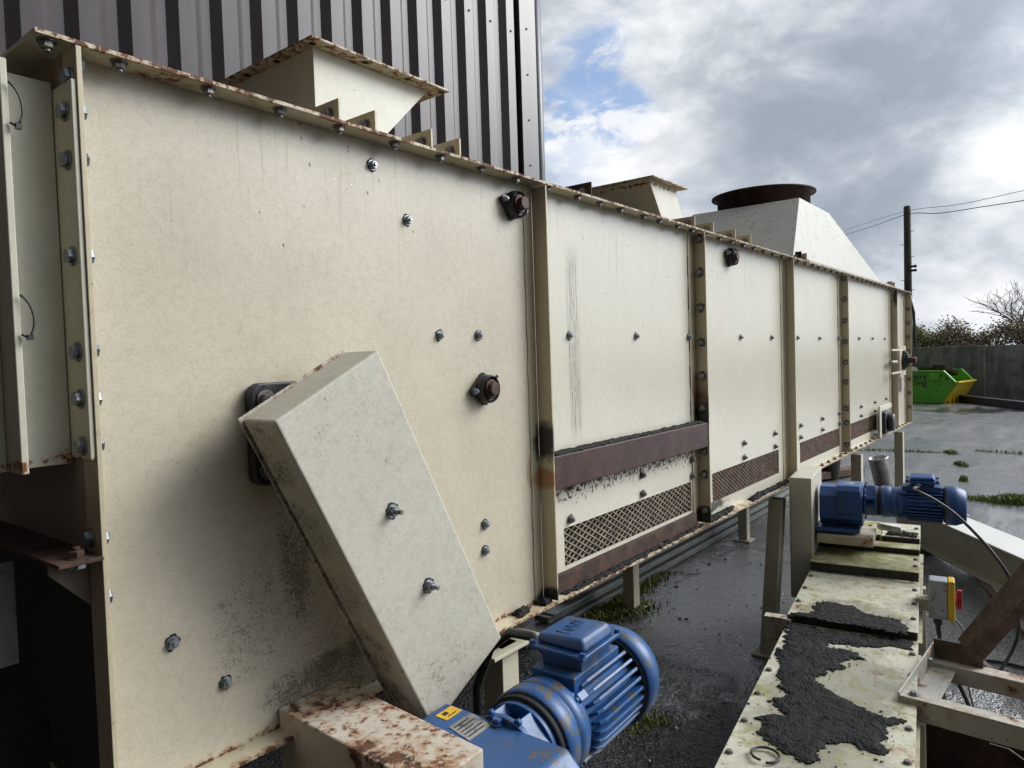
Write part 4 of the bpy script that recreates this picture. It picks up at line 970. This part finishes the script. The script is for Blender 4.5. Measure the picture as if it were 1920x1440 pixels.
# bucket, timber, pipe
g = MB(); g.lathe([(.17, 0), (.24, .55), (.25, .56), (.22, .55), (.16, .02)], Matrix.Translation((10.9, 1.33, 0)), 24, cap1=False); tag(g.build('plastic_bin', M_rubber), 'black tapered bin standing under the far bays of the machine', 'bin')
bar((9.9, 1.62, .12), (11.6, 1.05, .05), .22, .10, 'timber_baulk', rusty('old_timber', (.06, .035, .025), (.13, .08, .055), (.2, .14, .1), .8), 'red brown timber lying on the yard between the far legs', 'timber')
g = MB(); pa = on(1660, 918, 2, .02); g.lathe([(.115, 0), (.118, .42), (.122, .42), (.122, .44), (.108, .44), (.105, .02)], T(pa, (-.16, .16, 1)), 28, cap1=False)
tag(g.build('duct_pipe', plain('galvanised', (.34, .34, .33), .3, .8, .1, 30, .3)), 'short galvanised pipe stub standing tilted behind the far motor', 'pipe')

# ------------------------------------------------------------------ yard wall, skip, girder
g = MB(); M_conc = None
m, h, b, P = mat('stained_concrete')
n1 = h.noise(h.scale(P, (1, 2.2, .35)), 1.2, 6, .65); n2 = h.noise(P, 6, 6, .7); _, py_, pz_ = h.sep(P)
c = h.mix(h.mr(n1, .35, .68), (.15, .145, .132), (.33, .32, .29)); c = h.mix(h.mr(n2, .5, .7, 0, .6), c, (.085, .086, .07))
c = h.mix(h.math('MULTIPLY', h.mr(h.noise(P, 2.1, 5, .6), .5, .65), .5), c, (.07, .085, .045))
h.set(b.inputs['Base Color'], c); b.inputs['Roughness'].default_value = .85; h.set(b.inputs['Normal'], h.bump(n2, .4, .02)); M_conc = m
YW = thing('yard_wall', 'tall stained grey concrete yard wall behind the green skip', 'wall', (29.1, 0, 0))
for k in range(12):
    y0 = .78 - 6.1 * (k - 6); g = MB(); g.box(29.0 + .03 * (k % 2), 29.22, y0 - 6.0, y0, 0, 1.90 - .012 * k); g.build('wall_panel', M_conc, YW, .01)
    g = MB(); g.box(28.9, 29.3, y0 + .005, y0 + .095, 0, 1.93 - .012 * k); g.build('wall_post', M_conc, YW, .01)
bar((27.6, 1.45, .12), (21.5, -2.4, .12), .2, .22, 'steel_girder', M_iron, 'dark steel girder lying on the ground in front of the yard wall', 'girder', bev=.01)
SK = thing('waste_skip', 'bright green builders skip with yellow end, full of scrap by the wall', 'skip', (27.3, 3.2, 0))
M_green = plain('skip_green', (.12, .42, .03), .42, 0, .1, 12, .25, dirt=.1); M_yel = plain('skip_yellow', (.62, .44, .02), .45, 0, .1, 12, .2, dirt=.35)
SX0, SX1 = 26.5, 28.1
prof = [(1.735, .02), (1.33, .66), (1.73, 1.08), (4.55, 1.08), (4.95, .66), (4.45, .02)]
g = MB(); g.prism([(SX0 + .02, y, z) for y, z in prof[:]], (.03, 0, 0)); g.prism([(SX1 - .05, y, z) for y, z in prof], (.03, 0, 0))
g.hexa([(SX0 + .05, 1.735, .02), (SX1 - .05, 1.735, .02), (SX1 - .05, 4.45, .02), (SX0 + .05, 4.45, .02)], [(SX0 + .05, 1.735, .05), (SX1 - .05, 1.735, .05), (SX1 - .05, 4.45, .05), (SX0 + .05, 4.45, .05)])
body = g.build('skip_side', M_green, SK)
for yb, yt, nm in ((1.735, 1.33, 'skip_end'), (4.45, 4.95, 'skip_end')):
    s_ = 1 if yt > yb else -1
    g = MB(); g.hexa([(SX0, yb, .0), (SX1, yb, .0), (SX1, yb - .04 * s_, .0), (SX0, yb - .04 * s_, .0)], [(SX0, yt, .66), (SX1, yt, .66), (SX1, yt - .04 * s_, .66), (SX0, yt - .04 * s_, .66)]); e = g.build(nm, M_yel, SK)
    g = MB(); g.box(SX0 - .02, SX1 + .02, yt - .03, yt + .07, .66, .72); g.build('end_lip', M_yel, e, .01)
    g = MB()
    for k in range(4): g.box(SX0 + .15 + k * .38, SX0 + .19 + k * .38, yb + (-.12 if s_ < 0 else .06), yb + (-.03 if s_ < 0 else .12), .0, .24)
    g.build('end_rib', M_yel, e)
g = MB(); w = .06
for (a, b_) in ((prof[1], prof[2]), (prof[2], prof[3]), (prof[3], prof[4])):
    for X0, X1 in ((SX0 - .04, SX0 + .06), (SX1 - .06, SX1 + .04)):
        d = (Vector((0, b_[0] - a[0], b_[1] - a[1]))).normalized(); nn = Vector((0, -d.z, d.y)) * .075
        g.prism([(X0, a[0], a[1]), (X0, b_[0], b_[1]), (X0, b_[0] - nn.y, b_[1] - nn.z), (X0, a[0] - nn.y, a[1] - nn.z)], (X1 - X0, 0, 0))
g.build('skip_rim', M_green, SK, .01)
g = MB(); g.box(SX0 - .10, SX0 + .02, 1.85, 2.13, .78, .99); g.build('lifting_lug', M_green, body, .015)
M_txt = plain('skip_letters', (.012, .02, .012), .6)
def text(s, y, z, size, ext=.004):
    cu = bpy.data.curves.new('lettering', 'FONT'); cu.body = s; cu.size = size; cu.extrude = ext; cu.align_x = 'RIGHT'
    o = bpy.data.objects.new('lettering', cu); COL.objects.link(o)
    M_ = frame((SX0 + .012, y, z), (0, -1, 0), (0, 0, 1), (-1, 0, 0)); o.matrix_world = M_
    bpy.context.view_layer.update(); dg = bpy.context.evaluated_depsgraph_get()
    me = bpy.data.meshes.new_from_object(o.evaluated_get(dg)); me.transform(M_); bpy.data.objects.remove(o); me.materials.clear(); me.materials.append(M_txt)
    return link('lettering', me, M_txt, body)
text('bery', 2.245, .79, .27); text('cling', 2.245, .585, .27); text('6', 1.60, .76, .21)
def turn_skip(o, piv=Vector((26.5, 1.735, 0)), a=R(-12)):
    Q = Matrix.Translation(piv) @ Matrix.Rotation(a, 4, 'Z') @ Matrix.Translation(-piv)
    if o.type == 'MESH': o.data.transform(Q)
    for c in o.children: turn_skip(c)
turn_skip(SK)
q = random.Random(5)
for k in range(7):
    y = 1.75 + .42 * k + q.random() * .1; z = 1.0 + .06 * q.random(); L = .5 + .5 * q.random(); a = q.random() * 3
    g = MB(); M_ = frame((27.2 + .3 * q.random(), y, z), (math.cos(a), math.sin(a), .3), (-math.sin(a), math.cos(a), 0), (0, -.3, 1)); g.box(-L / 2, L / 2, -.2, .2, -.05, .07, M_)
    tag(g.build('scrap_sheet', M_brown if k not in (3, 4) else MATS['pale_scrap'], None, .01), 'bent scrap sheet piled inside the green skip', 'scrap', 'scrap in the skip')

# ------------------------------------------------------------------ utility pole and lines
PL = thing('utility_pole', 'weathered wooden utility pole rising behind the far end of the machine', 'pole', (31.9, 3.55, 0))
m, h, b, P = mat('pole_wood'); n = h.noise(h.scale(P, (9, 9, .8)), 1.0, 6, .7)
h.set(b.inputs['Base Color'], h.mix(h.mr(n, .35, .65), (.028, .030, .020), (.085, .080, .055))); b.inputs['Roughness'].default_value = .85
g = MB(); g.lathe([(.155, 0), (.125, 7.38), (.10, 7.41)], Matrix.Translation((31.9, 3.58, 0)), 18); g.build('pole_shaft', m, PL)
for k, z in enumerate((5.02, 4.86)):
    g = MB(); g.tube([(31.87, 3.45, z), (31.8, 3.28, z)], .045, 8); g.tube([(31.8, 3.30, z - .05), (31.8, 3.30, z + .05)], .05, 8); g.build('insulator', M_rubber, PL)
for k, z in enumerate((6.4, 5.9, 5.4, 4.5, 4.1, 3.6)):
    s_ = 1 if k % 2 else -1; g = MB(); g.tube([(31.85, 3.58 + .12 * s_, z), (31.85, 3.58 + .24 * s_, z)], .012, 5); g.build('step_bolt', M_iron, PL)
g = MB(); g.tube([(31.75, 3.52, 4.0), (31.7, 3.36, 3.2), (31.7, 3.33, 2.2), (31.72, 3.36, .2)], .05, 8); g.build('down_cable', M_rubber, PL)
top = Vector((31.85, 3.55, 7.1)); w1 = [pd(1590, 437, 44), pd(1640, 420, 36), top, ]; 
cable([pd(1585, 440, 46), pd(1640, 423, 37), top + Vector((0, 0, -.02)), pd(1760, 400, 26.5), pd(1840, 388, 24), pd(1925, 375, 22), pd(2100, 345, 19)], .014, 'overhead_line', 'lower thick overhead line with dark sleeves at the pole', 'wire')
cable([pd(1585, 432, 46), pd(1640, 413, 37), top + Vector((0, -.12, .12)), pd(1800, 383, 25), pd(1925, 356, 22), pd(2100, 320, 19)], .009, 'overhead_line', 'upper thin overhead line passing the pole', 'wire')

# ------------------------------------------------------------------ trees beyond the wall
M_bark = plain('bark', (.09, .075, .066), .85, 0, .5, 20, .3); M_bark2 = plain('bark_grey', (.19, .17, .175), .85, 0, .5, 20, .3)
def leafmat(name, a, c):
    m, h, b, P = mat(name); n = h.noise(P, 1.6, 5, .6); h.set(b.inputs['Base Color'], h.mix(h.mr(n, .35, .65), a, c)); b.inputs['Roughness'].default_value = .7; return m
M_leaf = [leafmat('leaf_green', (.12, .14, .05), (.27, .26, .10)), leafmat('leaf_brown', (.15, .125, .08), (.27, .21, .13)), leafmat('leaf_dull', (.14, .14, .07), (.29, .25, .13))]
def tree(x, y, hgt, spread, seed, label, leaf=None, dens=1.0, bark=None, deep=4):
    q = random.Random(seed); bark = bark or M_bark
    t = thing('tree', label, 'tree', (x, y, 0), 'trees beyond the yard wall'); tips = []
    g = MB()
    def grow(p, d, L, r_, lev):
        pts = [p]; dd = d
        for k in range(3):
            dd = (dd + Vector((q.gauss(0, .12), q.gauss(0, .12), q.gauss(.02, .06)))).normalized(); pts.append(pts[-1] + dd * L / 3)
        g.tube(pts, r_, 5 if lev > 1 else 7, r_ * .6, caps=False)
        if lev >= deep: tips.append(pts[-1]); tips.append(pts[1]); return
        n = (4, 4, 3, 3, 3, 2)[lev]
        for k in range(n):
            a = q.random() * 6.283; sp = .75 if lev else spread * .55
            nd = (dd + Vector((math.cos(a) * sp, math.sin(a) * sp, q.gauss(.05, .2)))).normalized()
            grow(pts[-1 - (k % 2)], nd, L * (.62 + .2 * q.random()), r_ * .55, lev + 1)
    grow(Vector((x, y, 0)), Vector((0, 0, 1)), hgt * .36, (.045 if leaf is not None else .028) * hgt, 0)
    # fit the crown to its height
    mz = max(v.co.z for v in g.bm.verts); k = hgt / mz
    for v in g.bm.verts: v.co = Vector((x, y, 0)) + (v.co - Vector((x, y, 0))) * k
    tips = [Vector((x, y, 0)) + (p - Vector((x, y, 0))) * k for p in tips]
    tr = g.build('trunk', bark, t)
    if leaf is not None:
        g = MB()
        for p in tips:
            for _ in range(int(16 * dens)):
                c = p + Vector((q.gauss(0, .20), q.gauss(0, .20), q.gauss(-.02, .15))); s_ = .03 + .045 * q.random()
                a = Vector((q.gauss(0, 1), q.gauss(0, 1), q.gauss(0, 1))).normalized(); b_ = a.cross(Vector((q.gauss(0, 1), q.gauss(0, 1), 1))).normalized()
                g.bm.faces.new([g.bm.verts.new(c + a * s_), g.bm.verts.new(c + b_ * s_ * .7), g.bm.verts.new(c - a * s_), g.bm.verts.new(c - b_ * s_ * .7)])
        g.build('crown', M_leaf[leaf], t)
tree(36.5, 4.2, 2.75, 1.3, 1, 'small round dull green tree just above the wall beside the pole', 0, 1.6)
tree(37.5, 2.7, 3.0, 1.7, 2, 'thin brown leaved spreading tree above the wall, left of the bare tree', 1, .5)
tree(38.5, 4.9, 2.6, 1.4, 8, 'low green tree behind the pole at the far machine end', 0, 1.2)
tree(38.0, 1.15, 2.85, 1.6, 3, 'dense olive bushy tree above the wall in front of the bare tree', 2, .5)
tree(38.2, -.2, 2.95, 1.6, 4, 'brown olive bushy tree at the right edge above the wall', 1, .45)
tree(41.5, -.1, 4.9, 1.6, 6, 'bare leafless grey tree rising at the right edge over the bushes', None, 0, M_bark2, 5)
tree(39.0, -2.2, 3.0, 1.6, 7, 'further olive tree past the right end of the bushes', 2, 2.0)
for k in range(14): 
    if k % 2: tree(44 + k % 3, 12 - 2.6 * k, 2.5 + .15 * (k % 4), 1.6, 20 + k, 'distant dull tree in the line behind the wall', 2, .5)

# ------------------------------------------------------------------ grass and small litter
M_grass = leafmat('grass_blade', (.085, .13, .02), (.17, .22, .04)); M_moss = leafmat('moss_blade', (.13, .15, .025), (.24, .25, .05))
def grass(cs, n, hgt, name, label, mt, seed):
    q = random.Random(seed); g = MB()
    for _ in range(n):
        (x0, y0), (x1, y1), w = cs[q.randrange(len(cs))]; t_ = q.random(); x = x0 + (x1 - x0) * t_ + q.gauss(0, w); y = y0 + (y1 - y0) * t_ + q.gauss(0, w)
        H_ = hgt * (.35 + .9 * q.random() ** 1.5) * (.5 + .5 * math.sin(t_ * 3.1)); a = q.random() * 6.28; l = H_ * .6 * q.random(); b_ = .0035 + H_ * .03
        dx, dy = math.cos(a), math.sin(a); p = Vector((x, y, 0)); tip = p + Vector((dx * l, dy * l, H_)); md = p + Vector((dx * l * .3, dy * l * .3, H_ * .6)); s_ = Vector((-dy, dx, 0)) * b_
        g.bm.faces.new([g.bm.verts.new(v) for v in (p - s_, p + s_, md + s_ * .8, tip, md - s_ * .8)])
    return tag(g.build(name, mt), label, 'grass', kind='stuff')
grass([((10.25, -.50), (10.1, -1.6), .07), ((10.5, -.8), (10.3, -1.5), .05)], 3600, .085, 'grass_tuft', 'bright green grass strip growing on the wet yard at right', M_grass, 1)
grass([((14.2, 1.9), (14.4, .3), .04), ((14.6, .25), (14.3, .1), .05), ((14.9, -.1), (14.6, -1.8), .05), ((13.2, -.05), (12.9, -.2), .03), ((11.7, -.28), (11.5, -.33), .02)], 1700, .07, 'grass_joint', 'thin grass lines along the joints of the concrete yard', M_grass, 2)
grass([((4.3, 1.25), (5.6, 1.30), .06), ((4.4, 1.2), (4.75, 1.05), .08), ((4.0, 1.2), (4.5, 1.18), .06)], 4200, .045, 'weeds', 'green weeds and moss growing round the rear leg under the machine', M_moss, 3)
grass([((3.1, .3), (3.35, .15), .05)], 260, .03, 'weed_patch', 'tiny green weed on the wet ground past the near motor', M_moss, 4)
q = random.Random(33); g = MB()
def lump(g, x, y, r_):
    a = q.random() * 6.28; c, s_ = math.cos(a), math.sin(a); e = .6 + .5 * q.random()
    v = [g.bm.verts.new((x + r_ * (c * X_ - s_ * Y_ * e), y + r_ * (s_ * X_ + c * Y_ * e), max(.0, r_ * (.25 + Z_ * .55)))) for X_, Y_, Z_ in ((1, 0, .1), (.25, .95, -.1), (-.9, .3, .15), (-.4, -.9, 0), (.1, .1, 1), (.5, -.6, .4))]
    for f in ((0, 1, 4), (1, 2, 4), (2, 3, 4), (3, 5, 4), (5, 0, 4), (3, 0, 5)): g.bm.faces.new([v[i] for i in f])
for _ in range(700):
    x = 2.4 + 7 * q.random() ** 1.5; y = -1.2 + 2.6 * q.random(); lump(g, x, y, .004 + .012 * q.random() ** 3)
for _ in range(6000):
    x = 2.0 + 2.8 * q.random(); y = -.75 + 1.7 * q.random()
    if mnoise.noise(Vector((x * 1.7, y * 1.7, 4))) + .45 * (3.6 - x) > -.1: lump(g, x, y, .002 + .006 * q.random() ** 2)
for px, py in ((1268, 1101), (1275, 1162), (1287, 1163), (1360, 1050), (1330, 1060)): p = on(px, py, 2, 0); lump(g, p.x, p.y, .022)
for _ in range(160):
    lump(g, 9.3 + q.gauss(0, .25), -.35 + q.gauss(0, .10), .006 + .02 * q.random() ** 2)
tag(g.build('ground_crumb', M_grit), 'scattered black crumbs and grit on the wet ground', 'litter', kind='stuff')
S.cycles.use_adaptive_sampling = True; S.cycles.adaptive_threshold = .02
S.cycles.max_bounces = 6; S.cycles.diffuse_bounces = 3; S.cycles.glossy_bounces = 3; S.cycles.caustics_reflective = False; S.cycles.caustics_refractive = False
